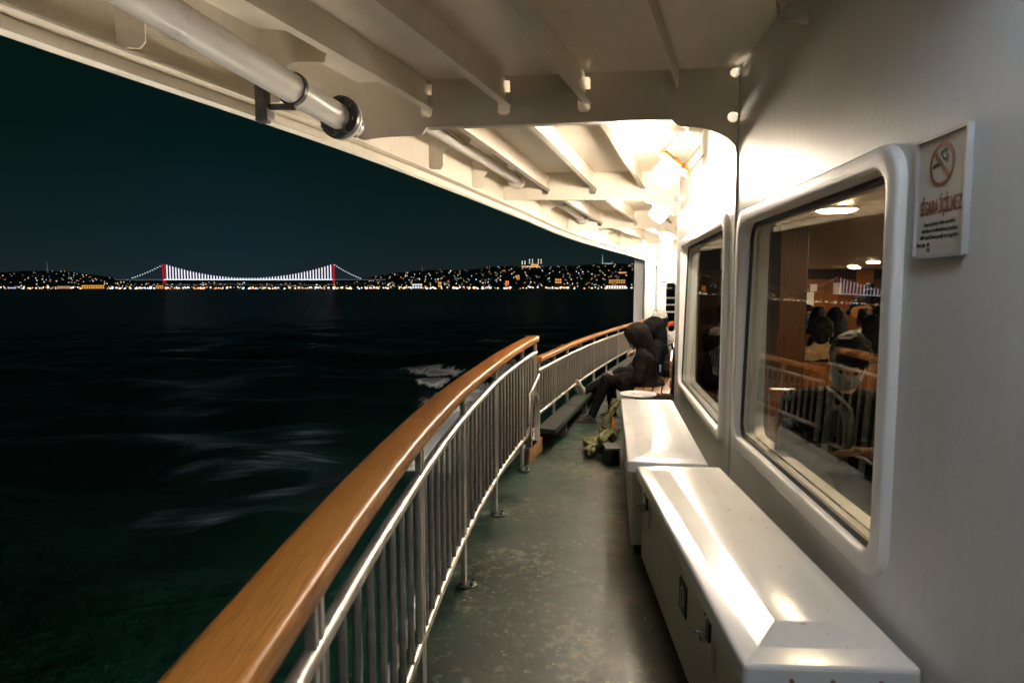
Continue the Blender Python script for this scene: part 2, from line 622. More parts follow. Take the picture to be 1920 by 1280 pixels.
cabin_wall = None
WINS = {0: [(1.774, 3.545, 0.630, 1.915), (-1.3, 1.05, 0.63, 1.91)], 1: [(3.83, 6.10, 0.55, 1.955)]}
FW = 0.070
def add_window(k, y0, y1, h0, h1, parent):
    M, L = seg_matrix(k)
    u0, u1 = seg_u(k, y0), seg_u(k, y1)
    bm = bmesh.new()
    prof = [(0.0, -0.075), (0.0, 0.018), (0.002, 0.024), (0.007, 0.027), (0.014, 0.028), (0.058, 0.028), (0.064, 0.025), (0.067, 0.019), (FW, 0.004), (FW, -0.01)]
    loops = []
    for off, nn in prof:
        d = FW - off
        loops.append([bm.verts.new(M @ Vector((p[0], p[1], nn))) for p in rrect(u0 + d, u1 - d, h0 + d, h1 - d, 0.125 - d * 0.6, 10)])
    for a, b in zip(loops, loops[1:]):
        bridge(bm, a, b)
    win = obj('window', bm, M_FRAME, parent, 180)
    G = Matrix(((1, 0, 0, 0), (0, 1, 0, 0), (0, -0.028, 1, 0.028 * (h0 + h1) / 2), (0, 0, 0, 1)))   # the pane leans in a little at the top
    # rubber gasket lying on the pane
    bm = bmesh.new()
    loops = []
    for off, nn in ((-0.002, -0.022), (0.022, -0.022), (0.024, -0.034), (-0.002, -0.034)):
        d = FW + off
        loops.append([bm.verts.new(M @ G @ Vector((p[0], p[1], nn))) for p in rrect(u0 + d, u1 - d, h0 + d, h1 - d, 0.125 - d * 0.6, 10)])
    for a, b in zip(loops, loops[1:] + loops[:1]):
        bridge(bm, a, b)
    obj('gasket', bm, M_DARK, win, 40)
    me = plate(rrect(u0 + FW + 0.004, u1 - FW - 0.004, h0 + FW + 0.004, h1 - FW - 0.004, 0.085), [], 0.008, M @ G @ Matrix.Translation((0, 0, -0.040)))
    obj('glass_pane', me, M_GLASS, win)
    # inner lining of the opening
    bm = bmesh.new()
    loops = []
    for off, nn in ((0.004, -0.08), (0.008, -0.13), (-0.04, -0.133)):
        d = FW + off
        loops.append([bm.verts.new(M @ Vector((p[0], p[1], nn))) for p in rrect(u0 + d, u1 - d, h0 + d, h1 - d, 0.125 - d * 0.6, 10)])
    for a, b in zip(loops, loops[1:]):
        bridge(bm, a, b)
    obj('inner_reveal', bm, M_FRAME, win, 40)

for k in range(5):
    M, L = seg_matrix(k)
    holes = []
    for (y0, y1, h0, h1) in WINS.get(k, []):
        d = FW * 0.75
        holes.append(rrect(seg_u(k, y0) + d, seg_u(k, y1) - d, h0 + d, h1 - d, 0.1, 10))
    me = plate([(0, 0), (L, 0), (L, 2.75), (0, 2.75)], holes, TH, M @ Matrix.Translation((0, 0, -TH / 2)))
    o = obj('cabin_wall' if k == 0 else 'wall_panel', me, M_WALL, cabin_wall)
    if k == 0:
        cabin_wall = struct(o)
    for w in WINS.get(k, []):
        add_window(k, *w, cabin_wall)
# weld on the corner
bm = bmesh.new()
tube(bm, [(1.262, 3.65, 0), (1.262, 3.65, 2.7)], 0.008, 8)
obj('weld_seam', bm, M_WALL, cabin_wall, 180)

# ------------------------------------------------------------------ canopy over the deck
bm = bmesh.new()
ys = [-2.5 + 0.25 * i for i in range(69)]
prev = None
for y in ys:
    e = edge(y)
    h = ceil_h(y)
    row = [bm.verts.new((e.x + (wallx(y) + 0.2 - e.x) * i / 6, y, h)) for i in range(7)]
    if prev:
        for i in range(6):
            bm.faces.new((prev[i], prev[i + 1], row[i + 1], row[i]))
    prev = row
canopy = struct(obj('canopy', bm, M_CEIL))
sol = [edge(y) for y in ys]
bm = bmesh.new()
prev = None
for y in ys:
    e = edge(y)
    row = [bm.verts.new((e.x, y, e.z + 0.085)), bm.verts.new((e.x, y, ceil_h(y) + 0.01)), bm.verts.new((e.x - 0.012, y, ceil_h(y) + 0.01)), bm.verts.new((e.x - 0.012, y, e.z + 0.085))]
    if prev:
        bridge(bm, prev, row)
    prev = row
obj('fascia', bm, M_CEIL, canopy, 40)
bm = bmesh.new()
sweep(bm, sol, [(-0.045, 0.073), (0.034, 0.073), (0.034, 0.083), (-0.045, 0.083)])
obj('fascia_flange', bm, M_CEIL, canopy, 40)
bm = bmesh.new()
sweep(bm, sol, [(-0.045, 0.072), (-0.045, 0.012), (-0.036, 0.003), (-0.022, 0.0), (-0.008, 0.003), (0.0, 0.012), (-0.006, 0.022), (-0.022, 0.018), (-0.036, 0.020), (-0.038, 0.072)])
obj('gutter', bm, M_CEIL, canopy, 40)

STIFF = (0.435, 0.915, 1.395, 1.93, 2.45, 3.0)
BEAMS = [(-1.95, -1.7), (0.85, 1.1), (3.65, 3.93), (6.4, 6.52), (9.2, 9.05), (12.0, 11.8), (14.2, 14.2)]
def arc(c, rx, ry, a0, a1, n=8):
    return [(c[0] + rx * math.cos(a0 + (a1 - a0) * i / n), c[1] + ry * math.sin(a0 + (a1 - a0) * i / n)) for i in range(n + 1)]
for bi, (yw, ye) in enumerate(BEAMS):
    a = Vector((wallx(yw) - 0.001, yw, 0))
    ee = edge(ye)
    b = Vector((ee.x + 0.001, ye, 0))
    t = (b - a).normalized()
    L = (b - a).length
    nrm = Vector((t.y, -t.x, 0))
    M = Matrix(((t.x, 0, nrm.x, a.x), (t.y, 0, nrm.y, a.y), (0, 1, 0, 0), (0, 0, 0, 1)))
    top = ceil_h(yw) - 0.002
    depth = (0.27, 0.27, 0.27, 0.265, 0.235, 0.215, 0.2)[bi]
    bot = top - depth
    k = 0.34 if L > 1.5 else 0.18
    drop = 0.19 if L > 1.5 else 0.1
    gut = ee.z + 0.086 if L > 0.6 else bot - 0.05
    out = [(0, top), (0, bot - drop)]
    out += [(0.012, bot - drop)] + arc((0.012 - 0.0 + k - 0.04, bot - drop), k - 0.04, drop - 0.045, PI, PI / 2, 8)[1:] + [(k + 0.0, bot - 0.03), (k + 0.03, bot)]
    dr2 = bot - gut
    if L > 1.2 and dr2 > 0.03:
        out += [(L - 0.42, bot), (L - 0.40, bot - 0.03)] + arc((L - 0.39, gut), 0.33, dr2 - 0.045, PI / 2, 0, 8)[0:] + [(L, gut)]
    else:
        out += [(L, bot)]
    out += [(L, top)]
    if L < 1.0:
        out = [(0, top), (0, bot), (L, bot), (L, top)]
    holes = []
    slots = []
    for off in STIFF:
        # where this stiffener crosses the beam
        lo, hi = 0.0, L
        for s in [L * i / 200 for i in range(201)]:
            p = a + t * s
            if p.x - (edge(p.y).x + off) < 0:
                lo = s
                break
        if lo > 0.45 and lo < L - 0.1:
            slots.append((lo, off))
    if L > 1.2:
        for s, off in slots:
            if off < 1.8 or bi != 2:
                holes.append([(s - 0.035, top - 0.20), (s - 0.035, top - 0.10 + 0.08), (s + 0.035, top - 0.10 + 0.08), (s + 0.035, top - 0.20), (s + 0.02, top - 0.215), (s - 0.02, top - 0.215)])
        holes.append([(0.03 + 0.026 * math.cos(q * PI / 5), top - 0.03 + 0.026 * math.sin(q * PI / 5)) for q in range(10)])
        holes.append([(0.034 + 0.03 * math.cos(q * PI / 6), bot + 0.0 + 0.03 * math.sin(q * PI / 6)) for q in range(12)])
    me = plate(out, holes, 0.012, M)
    beam = obj('beam', me, M_CEIL, canopy)
    if L > 1.2:
        # bottom flange between the two knees
        me = plate([(k + 0.03, bot - 0.008), (L - 0.43, bot - 0.008), (L - 0.43, bot - 0.0005), (k + 0.03, bot - 0.0005)], [], 0.06, M)
        obj('beam_flange', me, M_CEIL, beam)
        for s, off in slots:
            if off < 1.8 or bi != 2:
                me = plate(rrect(s - 0.095, s + 0.032, top - 0.155, top - 0.085, 0.018, 4), [], 0.008, M @ Matrix.Translation((0, 0, 0.0115)))
                obj('collar_plate', me, M_CEIL, beam)
for bi in range(len(BEAMS) - 1):
    for off in STIFF:
        y0, y1 = BEAMS[bi][0], BEAMS[bi + 1][0]
        pts = []
        for i in range(13):
            y = y0 + (y1 - y0) * i / 12 + 0.12 * (1 if off < 1.5 else 0.6) * (1 if bi < 3 else 0)
            x = edge(y).x + off
            if x < wallx(y) - 0.12:
                pts.append(Vector((x, y, ceil_h(y) - 0.001)))
        if len(pts) < 3:
            continue
        bm = bmesh.new()
        if off < 1.8:
            sweep(bm, pts, [(-0.004, 0), (-0.004, -0.170), (0.044, -0.170), (0.044, -0.162), (0.004, -0.162), (0.004, 0)])
        else:
            if bi == 2:
                pts = [p for p in pts]
            if bi == 1:
                pts = pts[:-1] + [pts[-1]]
            sweep(bm, pts, [(-0.006, 0), (-0.006, -0.10), (0.006, -0.10), (0.006, 0)])
        obj('stiffener', bm, M_CEIL, canopy, 30)
# curved gussets between the fascia and the first stiffener
for y in (1.75, 2.45, 3.15, 4.85, 5.7, 7.8, 10.6):
    e = edge(y)
    t = Vector((1, 0.12, 0)).normalized()
    nrm = Vector((t.y, -t.x, 0))
    M = Matrix(((t.x, 0, nrm.x, e.x), (t.y, 0, nrm.y, e.y), (0, 1, 0, 0), (0, 0, 0, 1)))
    top, bt = ceil_h(y) - 0.003, e.z + 0.088
    o2 = [(0.002, top), (0.002, bt), (0.085, bt), (0.105, bt + 0.025), (0.105, top - 0.22)] + arc((0.195, top - 0.22), 0.09, 0.085, PI, PI / 2, 6)[1:] + [(0.30, top - 0.135)] + arc((0.43, top - 0.135), 0.13, 0.10, PI, PI / 2, 6)[1:] + [(0.43, top)]
    obj('gusset', plate(o2, [], 0.010, M), M_CEIL, canopy)

# drain pipe under the canopy edge
pe = Vector((-0.866, 3.33, 2.36))
ps = Vector((-1.207, 2.19, 2.445))
d = (pe - ps).normalized()
p0 = ps - d * 3.5
pipe_root = empty('drain_pipe', pe, 'long round white drain pipe under the canopy edge, ending in a dark bolted flange', 'pipe')
bm = bmesh.new()
tube(bm, [p0 + (pe - p0) * i / 20 for i in range(21)], 0.064, 28, True)
wobj('pipe', bm, M_PIPE, pipe_root, 40)
ax = d.to_track_quat('Z', 'Y').to_matrix().to_4x4()
def disc(r0, r1, n=36):
    bm = bmesh.new()
    lathe(bm, [(0.0, r1[0]), (r0 - 0.006, r1[0]), (r0, r1[0] + 0.006), (r0, r1[1] - 0.006), (r0 - 0.006, r1[1]), (0.0, r1[1])], None, n)
    return bm
bm = disc(0.108, (-0.030, 0.005))
bmesh.ops.transform(bm, matrix=Matrix.Translation(pe) @ ax, verts=bm.verts)
fl = wobj('flange', bm, M_IRON, pipe_root, 30)
bm = disc(0.105, (0.006, 0.034))
bmesh.ops.transform(bm, matrix=Matrix.Translation(pe) @ ax, verts=bm.verts)
wobj('end_plate', bm, M_PIPE, pipe_root, 30)
bm = bmesh.new()
tube(bm, [pe + d * 0.035, pe + d * 0.11, pe + d * 0.111, pe + d * 0.14], 0.04, 18, True, [0.040, 0.040, 0.052, 0.052])
wobj('outlet_stub', bm, M_PIPE, pipe_root, 50)
for i in range(8):
    bm = bmesh.new()
    a = i * PI / 4 + 0.2
    lathe(bm, [(0, -0.053), (0.013, -0.053), (0.013, 0.052), (0, 0.052)], Matrix.Translation(pe) @ ax @ Matrix.Translation((0.087 * math.cos(a), 0.087 * math.sin(a), 0)), 6)
    wobj('bolt', bm, M_IRON, pipe_root, 30)
cp = pe - d * 0.40
bm = bmesh.new()
lathe(bm, [(0.0645, -0.011), (0.074, -0.011), (0.074, 0.011), (0.0645, 0.011)], Matrix.Translation(cp) @ ax, 32)
wobj('clamp_ring', bm, M_IRON, pipe_root, 30)
bm = bmesh.new()
ce = edge(cp.y)
box(bm, -0.025, 0.025, -0.03, 0.03, -0.12, 0.06, Matrix.Translation((cp.x - 0.13, cp.y - 0.02, cp.z - 0.03)), 0.004)
box(bm, -0.13, 0.0, -0.015, 0.015, -0.015, 0.005, Matrix.Translation((cp.x + 0.01, cp.y - 0.005, cp.z - 0.074)))
wobj('clamp_bracket', bm, M_IRON, pipe_root)
bm = bmesh.new()
box(bm, -0.016, 0.016, -0.02, 0.02, -0.018, 0.018, Matrix.Translation((cp.x - 0.085, cp.y - 0.03, cp.z - 0.125)), 0.004)
wobj('clamp_nut', bm, M_PIPE, pipe_root)
# second run of the pipe in the lit bays behind
for (ya, yb, lab) in ((4.1, 6.38, 'white drain pipe along the canopy edge in the first brightly lit bay'), (6.7, 9.1, 'shorter white drain pipe along the canopy edge in the second lit bay')):
    A, B = edge(ya) + Vector((0.20, 0, 0.30)), edge(yb) + Vector((0.22, 0, 0.26))
    r = empty('drain_pipe', B, lab, 'pipe')
    bm = bmesh.new()
    tube(bm, [A, (A + B) / 2, B], 0.045, 18)
    wobj('pipe', bm, M_PIPE, r, 40)
    q = (B - A).normalized().to_track_quat('Z', 'Y').to_matrix().to_4x4()
    bm = disc(0.085, (-0.16, -0.11), 24)
    bmesh.ops.transform(bm, matrix=Matrix.Translation(B) @ q, verts=bm.verts)
    wobj('flange', bm, M_PIPE, r, 30)

# ------------------------------------------------------------------ deck lamps
M_GLOBE = emit('lamp_glass', (1.0, 0.86, 0.68), LAMP)
M_COOL = emit('lamp_glass_cool', (0.76, 0.87, 1.0), LAMP * 0.34)
lamp_mesh = None
def deck_lamp(c, rz, label, cool=False):
    global lamp_mesh
    r = empty('deck_lamp', c, label, 'lamp', 'bulkhead lamps under the canopy', rz)
    T = Matrix.Rotation(math.radians(40), 4, 'Y')
    bm = bmesh.new()
    box(bm, -0.088, 0.088, -0.07, 0.07, -0.165, 0.0, T, 0.032, 3)
    obj('lamp_glass', bm, M_COOL if cool else M_GLOBE, r, 60)
    bm = bmesh.new()
    box(bm, -0.115, 0.115, -0.085, 0.085, 0.004, 0.030, T, 0.006)
    lathe(bm, [(0.0, 0.031), (0.03, 0.031), (0.03, 0.055), (0.0, 0.055)], T, 10)
    pl = obj('bracket_plate', bm, M_BRASS, r, 30)
    for sx in (-0.075, 0.0, 0.075):
        bm = bmesh.new()
        lathe(bm, [(0, 0.0305), (0.006, 0.0305), (0.006, 0.036), (0, 0.036)], T @ Matrix.Translation((sx, -0.02, 0)), 8)
        obj('screw', bm, M_IRON, pl)
    for sx, sy in ((-0.125, 0), (0.125, 0.0), (0.06, -0.11)):
        bm = bmesh.new()
        box(bm, sx - 0.018, sx + 0.018, sy - 0.014, sy + 0.014, -0.01, 0.03, T, 0.004)
        tube(bm, [T @ Vector((sx, sy, 0.03)), T @ Vector((sx, sy, 0.20))], 0.006, 6)
        obj('mounting_lug', bm, M_BRASS, r)
    return r
lamps = [((1.205, 4.88, 2.42), 'large glowing lamp just beyond the dark front beam'),
         ((1.69, 7.2, 2.40), 'second glowing lamp under the canopy, beyond the second beam'),
         ((2.48, 10.1, 2.36), 'third lamp from the front, small and far along the canopy'),
         ((3.2, 13.0, 2.33), 'farthest small lamp by the white end bulkhead')]
for c, l in lamps:
    deck_lamp(c, math.atan2(wallx(c[1]) - wallx(c[1] - 1), 1) * -0.5, l)
deck_lamp((0.62, 0.30, 2.655), 0, 'cool white lamp under the canopy behind the viewer', True)

# conduit clips on the wall near the ceiling
cl = empty('conduit', (1.06, 2.62, 2.6), 'grey bent conduit with two clips high on the wall at the ceiling', 'conduit')
M, L = seg_matrix(0)
def wl(y, h, n):
    return M @ Vector((seg_u(0, y), h, n))
bm = bmesh.new()
tube(bm, [wl(2.56, 2.72, 0.05), wl(2.62, 2.70, 0.09), wl(2.66, 2.64, 0.10), wl(2.665, 2.585, 0.09), wl(2.64, 2.56, 0.06), wl(2.60, 2.555, 0.004)], 0.009, 8)
tube(bm, [wl(2.66, 2.645, 0.10), wl(2.63, 2.635, 0.05), wl(2.60, 2.635, 0.004)], 0.009, 8)
wobj('pipe', bm, M_PIPE, cl, 60)
for h in (2.635, 2.555):
    bm = bmesh.new()
    p, q = wl(2.60, h, 0.0), wl(2.613, h, 0.035)
    tube(bm, [p, q], 0.02, 10, True, [0.026, 0.014])
    wobj('clip', bm, M_PIPE, cl, 40)

# ------------------------------------------------------------------ railings
cyl = bmesh.new()
tube(cyl, [(0, 0, 0), (0, 0, 1)], 0.0112, 8)
cylm = bpy.data.meshes.new('baluster')
bmesh.ops.recalc_face_normals(cyl, faces=cyl.faces)
cyl.to_mesh(cylm)
cyl.free()
cylm.materials.append(M_STEEL)
shade(cylm, 50)
HAND = [(-0.050, -0.047), (-0.054, -0.043), (-0.055, -0.006), (-0.050, 0.001), (-0.040, 0.004), (0.0, 0.006), (0.040, 0.004), (0.050, 0.001), (0.055, -0.006), (0.054, -0.043), (0.050, -0.047)]
def railing(name, label, fn, y0, y1, step, posts, up_fn, low_h, hand_prof, post_r, post_foot):
    root = empty(name, fn(y0).xyz * Vector((1, 1, 0)) if False else (fn(y0).x, y0, 0), label, 'railing')
    n = int((y1 - y0) / 0.12)
    yy = [y0 + (y1 - y0) * i / n for i in range(n + 1)]
    ya = y0
    while ya < y1 - 0.2:                       # lengths of timber butted end to end
        yb = min(ya + 1.72, y1)
        m_ = max(4, int((yb - ya) / 0.12))
        bm = bmesh.new()
        sweep(bm, [fn(ya + (yb - 0.0025 - ya) * i / m_) for i in range(m_ + 1)], hand_prof)
        wobj('handrail', bm, M_RAILWOOD, root, 45)
        ya = yb
    bm = bmesh.new()
    tube(bm, [fn(y) + Vector((0, 0, -up_fn(y))) for y in yy], 0.020, 10)
    wobj('upper_tube', bm, M_STEEL, root, 60)
    bm = bmesh.new()
    tube(bm, [Vector((fn(y).x, y, low_h)) for y in yy], 0.018, 10)
    wobj('lower_tube', bm, M_STEEL, root, 60)
    y = y0 + step / 2
    while y < y1:
        if all(abs(y - p) > 0.035 for p in posts):
            o = bpy.data.objects.new('baluster', cylm)
            link(o)
            p = fn(y)
            o.location = (p.x, p.y, low_h)
            o.scale = (1, 1, p.z - up_fn(p.y) - low_h)
            world_parent(o, root)
        y += step
    for py in posts:
        p = fn(py)
        q = fn(py + 0.01)
        ang = math.atan2(-(q.x - p.x), 0.01)
        R = Matrix.Translation((p.x, p.y, 0)) @ Matrix.Rotation(ang, 4, 'Z')
        bm = bmesh.new()
        box(bm, -0.011, 0.011, -post_r - 0.012, -post_r + 0.012, post_foot, p.z - 0.046, R, 0.003)
        box(bm, -0.011, 0.011, post_r - 0.012, post_r + 0.012, post_foot, p.z - 0.046, R, 0.003)
        box(bm, -0.009, 0.009, -post_r + 0.0125, post_r - 0.0125, p.z - 0.064, p.z - 0.050, R)
        box(bm, -0.009, 0.009, -post_r + 0.0125, post_r - 0.0125, low_h - 0.09, low_h - 0.03, R)
        po = wobj('post', bm, M_STEEL, root)
        if post_foot < 0.1:
            bm = bmesh.new()
            lathe(bm, [(0, 0.001), (0.050, 0.001), (0.050, 0.008), (0.04, 0.012), (0, 0.018)], Matrix.Translation((p.x + 0.015, p.y, 0)), 18)
            wobj('base_plate', bm, M_DECK, root, 40)
            for a in range(4):
                bm = bmesh.new()
                lathe(bm, [(0, 0.012), (0.009, 0.012), (0.009, 0.026), (0, 0.026)], Matrix.Translation((p.x + 0.015 + 0.036 * math.cos(a * PI / 2 + 0.7), p.y + 0.036 * math.sin(a * PI / 2 + 0.7), 0)), 6)
                wobj('bolt', bm, M_IRON, root)
    return root
rail1 = railing('deck_railing', 'near curved railing with a thick varnished wooden handrail and bright steel balusters', near_rail, -1.2, 5.80, 0.122,
                [-1.05, 0.04, 1.13, 2.20, 3.14, 4.15, 5.20, 5.77], tube_drop, 0.245, HAND, 0.018, 0.004)
HF = [(a * 0.72, b * 0.85) for a, b in HAND]
rail2 = railing('deck_railing', 'lower far railing with a thinner wooden handrail beside the seated people', far_rail, 5.86, 14.0, 0.105,
                [5.9, 6.55, 7.25, 8.05, 8.95, 9.9, 10.9, 11.9, 12.9, 13.9], lambda y: 0.125, 0.34, HF, 0.016, 0.12)
# closing hoop and arched fairlead between the two railings
fx = near_rail(5.5)
hoop = empty('fairlead', (0.2, 5.62, 0), 'arched dark fairlead with a pale rim between the two railings, rusty plate below', 'fairlead')
bm = bmesh.new()
tube(bm, [(0.115, 5.30, 0.25), (0.135, 5.33, 0.30), (0.14, 5.34, 0.36), (0.14, 5.34, 0.55), (0.15, 5.36, 0.60), (0.175, 5.45, 0.64), (0.24, 5.74, 0.72)], 0.017, 10)
wobj('hoop_tube', bm, M_STEEL, hoop, 60)
def arch(w, h, n=14):
    return [(-w, 0.0)] + [(-w * math.cos(PI * i / n), h - w * 1.4 + w * 1.4 * math.sin(PI * i / n)) for i in range(n + 1)] + [(w, 0.0)]
t = Vector((0.28, 1, 0)).normalized()
nrm = Vector((t.y, -t.x, 0))
Mh = Matrix(((t.x, 0, nrm.x, 0.185), (t.y, 0, nrm.y, 5.56), (0, 1, 0, 0.14), (0, 0, 0, 1)))
wobj('arch_rim', plate(arch(0.16, 0.46), [arch(0.128, 0.425)], 0.05, Mh), M_STEEL, hoop)
wobj('arch_back', plate(arch(0.13, 0.43), [[(-0.07, 0.05), (-0.07, 0.18), (0.07, 0.18), (0.07, 0.05)]], 0.01, Mh @ Matrix.Translation((0, 0, -0.02))), M_IRON, hoop)
bm = bmesh.new()
box(bm, -0.22, 0.24, -0.014, 0.014, 0.0, 0.135, Matrix.Translation((0.20, 5.60, 0.001)) @ Matrix.Rotation(math.atan2(1, 0.3), 4, 'Z'), 0.004)
wobj('rusty_plate', bm, M_RUST, hoop)

# long low step bench under the far railing
lb = empty('step_bench', (far_rail(6).x + 0.1, 6, 0), 'long low dark green timber step along the foot of the far railing', 'bench')
def side_pts(y0, y1, off, n=20):
    return [Vector((far_rail(y0 + (y1 - y0) * i / n).x + off, y0 + (y1 - y0) * i / n, 0)) for i in range(n + 1)]
yy = 5.85
while yy < 13.3:
    y1 = min(yy + 1.22, 13.6)
    bm = bmesh.new()
    sweep(bm, side_pts(yy, y1 - 0.012, 0.0, 6), [(0.0, 0.215), (0.17, 0.205), (0.18, 0.17), (0.0, 0.17)])
    wobj('board', bm, M_KERB, lb)
    bm = bmesh.new()
    p = far_rail(yy + 0.6)
    R = Matrix.Translation((p.x, p.y, 0)) @ Matrix.Rotation(-0.32, 4, 'Z')
    box(bm, 0.0, 0.16, -0.02, 0.02, 0.001, 0.169, R, 0.003)
    wobj('support', bm, M_IRON, lb)
    yy += 1.22
bm = bmesh.new()
sweep(bm, side_pts(5.85, 13.6, -0.02), [(0.0, 0.002), (0.02, 0.002), (0.02, 0.166), (0.0, 0.166)])
wobj('back_board', bm, M_KERB, lb)

# ------------------------------------------------------------------ lockers
def locker(name, label, A, B, w0, w1, top, seed, latches=True):
    """A near-left, B far-left lid corners, w widths towards the wall"""
    A, B = Vector(A + (0,)), Vector(B + (0,))
    t = (B - A).normalized()
    nr = Vector((t.y, -t.x, 0))
    L = (B - A).length
    root = empty(name, (A + B) / 2 + nr * w0 / 2, label, 'locker', 'white lockers along the cabin wall')
    M = Matrix(((nr.x, t.x, 0, A.x), (nr.y, t.y, 0, A.y), (0, 0, 1, 0), (0, 0, 0, 1)))
    def lo(bm):
        bmesh.ops.transform(bm, matrix=M, verts=bm.verts)
        return bm
    w = (w0 + w1) / 2
    bm = bmesh.new()
    box(bm, 0.028, w - 0.02, 0.035, L - 0.03, 0.06, top - 0.055, None, 0.006, 2)
    wobj('body', lo(bm), M_LOCK, root)
    bm = bmesh.new()
    box(bm, 0.05, w - 0.03, 0.06, L - 0.06, 0.001, 0.0595)
    wobj('plinth', lo(bm), M_DARK, root)
    # lid: shallow tray turned over, raised middle with sloping sides
    bm = bmesh.new()
    z = top
    def lp(x0, x1, y0, y1, zz, r):
        return [bm.verts.new((p[0], p[1], zz)) for p in rrect(x0, x1, y0, y1, r, 4)]
    l0 = lp(0.004, w - 0.004, 0.004, L - 0.004, z - 0.062, 0.014)
    l0b = lp(0, w, 0, L, z - 0.058, 0.016)
    l1 = lp(0, w, 0, L, z - 0.010, 0.016)
    l1b = lp(0.003, w - 0.003, 0.003, L - 0.003, z - 0.003, 0.014)
    l2 = lp(0.010, w - 0.010, 0.010, L - 0.010, z, 0.012)
    l3 = lp(0.062, w - 0.062, 0.085, L - 0.085, z + 0.001, 0.006)
    l4 = lp(0.066, w - 0.066, 0.090, L - 0.090, z + 0.002, 0.005)
    l5 = lp(0.140, w - 0.140, 0.185, L - 0.150, z + 0.020, 0.004)
    l6 = lp(0.144, w - 0.144, 0.190, L - 0.155, z + 0.0212, 0.003)
    ls = [l0, l0b, l1, l1b, l2, l3, l4, l5, l6]
    for a, b in zip(ls, ls[1:]):
        bridge(bm, a, b)
    bm.faces.new(l6)
    bm.faces.new(list(reversed(l0)))
    wobj('lid', lo(bm), M_LID, root, 20)
    for i in range(3):
        bm = bmesh.new()
        x = (0.27, 0.5, 0.77)[i] * w
        lathe(bm, [(0, 0), (0.006, 0), (0.006, 0.004), (0, 0.004)], Matrix.Translation((x, -0.0005, z - 0.036)) @ Matrix.Rotation(PI / 2, 4, 'X'), 8)
        wobj('rivet', lo(bm), M_RUST, root)
    if latches:
        for ly in latches:
            lr = wobj('latch', lo((lambda bm: (box(bm, 0.018, 0.0275, ly - 0.02, ly + 0.02, top - 0.175, top - 0.105, None, 0.003), bm)[1])(bmesh.new())), M_BLACKPL, root)
            bm = bmesh.new()
            box(bm, -0.022, 0.0175, ly - 0.007, ly + 0.007, top - 0.150, top - 0.138, None, 0.002)
            box(bm, -0.004, 0.0175, ly - 0.012, ly + 0.012, top - 0.172, top - 0.160, None, 0.002)
            wobj('latch_lever', lo(bm), M_CHROME, root)
            bm = bmesh.new()
            box(bm, 0.012, 0.0275, ly - 0.058, ly - 0.042, top - 0.245, top - 0.155, None, 0.003)
            wobj('latch_strip', lo(bm), M_FRAME, root)
            bm = bmesh.new()
            for q in range(5):
                a = q * 2 * PI / 5
                lathe(bm, [(0, 0), (0.008, 0.001), (0.008, 0.012), (0, 0.016)], Matrix.Translation((0.0275, ly + 0.01 * math.cos(a) + 0.02, top - 0.083 + 0.012 * math.sin(a))) @ Matrix.Rotation(-PI / 2, 4, 'Y'), 8)
            wobj('padlock', lo(bm), M_CHROME, root, 40)
        my = L * 0.44
        bm = bmesh.new()
        box(bm, 0.021, 0.0275, my - 0.075, my + 0.035, top - 0.27, top - 0.15, None, 0.002)
        pq = wobj('plaque', lo(bm), M_BLACKPL, root)
        bm = bmesh.new()
        for r_ in (0.020,):
            lo_, hi_ = [], []
            for zz, off in ((0.0195, 0.0), (0.0195, 0.007)):
                pass
            o1 = [bm.verts.new((0.0195, my - 0.02 + p[0], top - 0.21 + p[1])) for p in rrect(-0.022, 0.022, -0.04, 0.04, 0.02, 5)]
            o2 = [bm.verts.new((0.0195, my - 0.02 + p[0], top - 0.21 + p[1])) for p in rrect(-0.013, 0.013, -0.031, 0.031, 0.012, 5)]
            o3 = [bm.verts.new((0.0209, my - 0.02 + p[0], top - 0.21 + p[1])) for p in rrect(-0.022, 0.022, -0.04, 0.04, 0.02, 5)]
            bridge(bm, o1, o2)
            bridge(bm, o3, o1)
        ob = wobj('plaque_mark', lo(bm), M_FRAME, root)
    return root
locker('locker', 'nearest white locker with a glossy raised lid, below the big window', (0.587, 1.547), (0.669, 3.379), 0.450, 0.436, 0.55, 1, [0.42, 1.62])
locker('locker', 'second white locker behind the nearest one, with a rusty-riveted lid end', (0.637, 3.475), (0.945, 5.493), 0.430, 0.440, 0.55, 2, [1.5])
# dark plinth block by the second locker
bm = bmesh.new()
box(bm, -0.06, 0.06, -0.09, 0.09, 0, 0.13, None, 0.012, 2)
bx = empty('bin', (0.86, 5.44, 0.0), 'small dark box standing at the far end of the second locker', 'box')
obj('bin_body', bm, M_BLACKPL, bx)
bm = bmesh.new()
box(bm, -0.066, 0.066, -0.096, 0.096, 0.131, 0.15, None, 0.008, 2)
obj('bin_lid', bm, M_IRON, bx)

# ------------------------------------------------------------------ no smoking sign
M, L = seg_matrix(0)
sg = empty('no_smoking_sign', wl(1.597, 1.728, 0.01), 'framed white no smoking sign SİGARA İÇİLMEZ on the wall right of the big window', 'sign')
su, sv, sw, sh = seg_u(0, 1.597), 1.728, 0.225, 0.302
M_SIGN = simple('sign_board', (0.62, 0.61, 0.57), 0.3, 0, 0.04)
M_SFRAME = simple('sign_frame', (0.52, 0.53, 0.53), 0.3, 0.4, 0.1)
M_RED = simple('sign_red_brown', (0.19, 0.05, 0.018), 0.5, 0, 0.05)
M_GREEN = simple('sign_dark_green', (0.01, 0.028, 0.022), 0.5, 0, 0.05)
Ms = M @ Matrix.Translation((su, sv, 0)) @ Matrix.Rotation(PI, 4, 'Y') @ Matrix.Scale(-1, 4, (0, 0, 1))
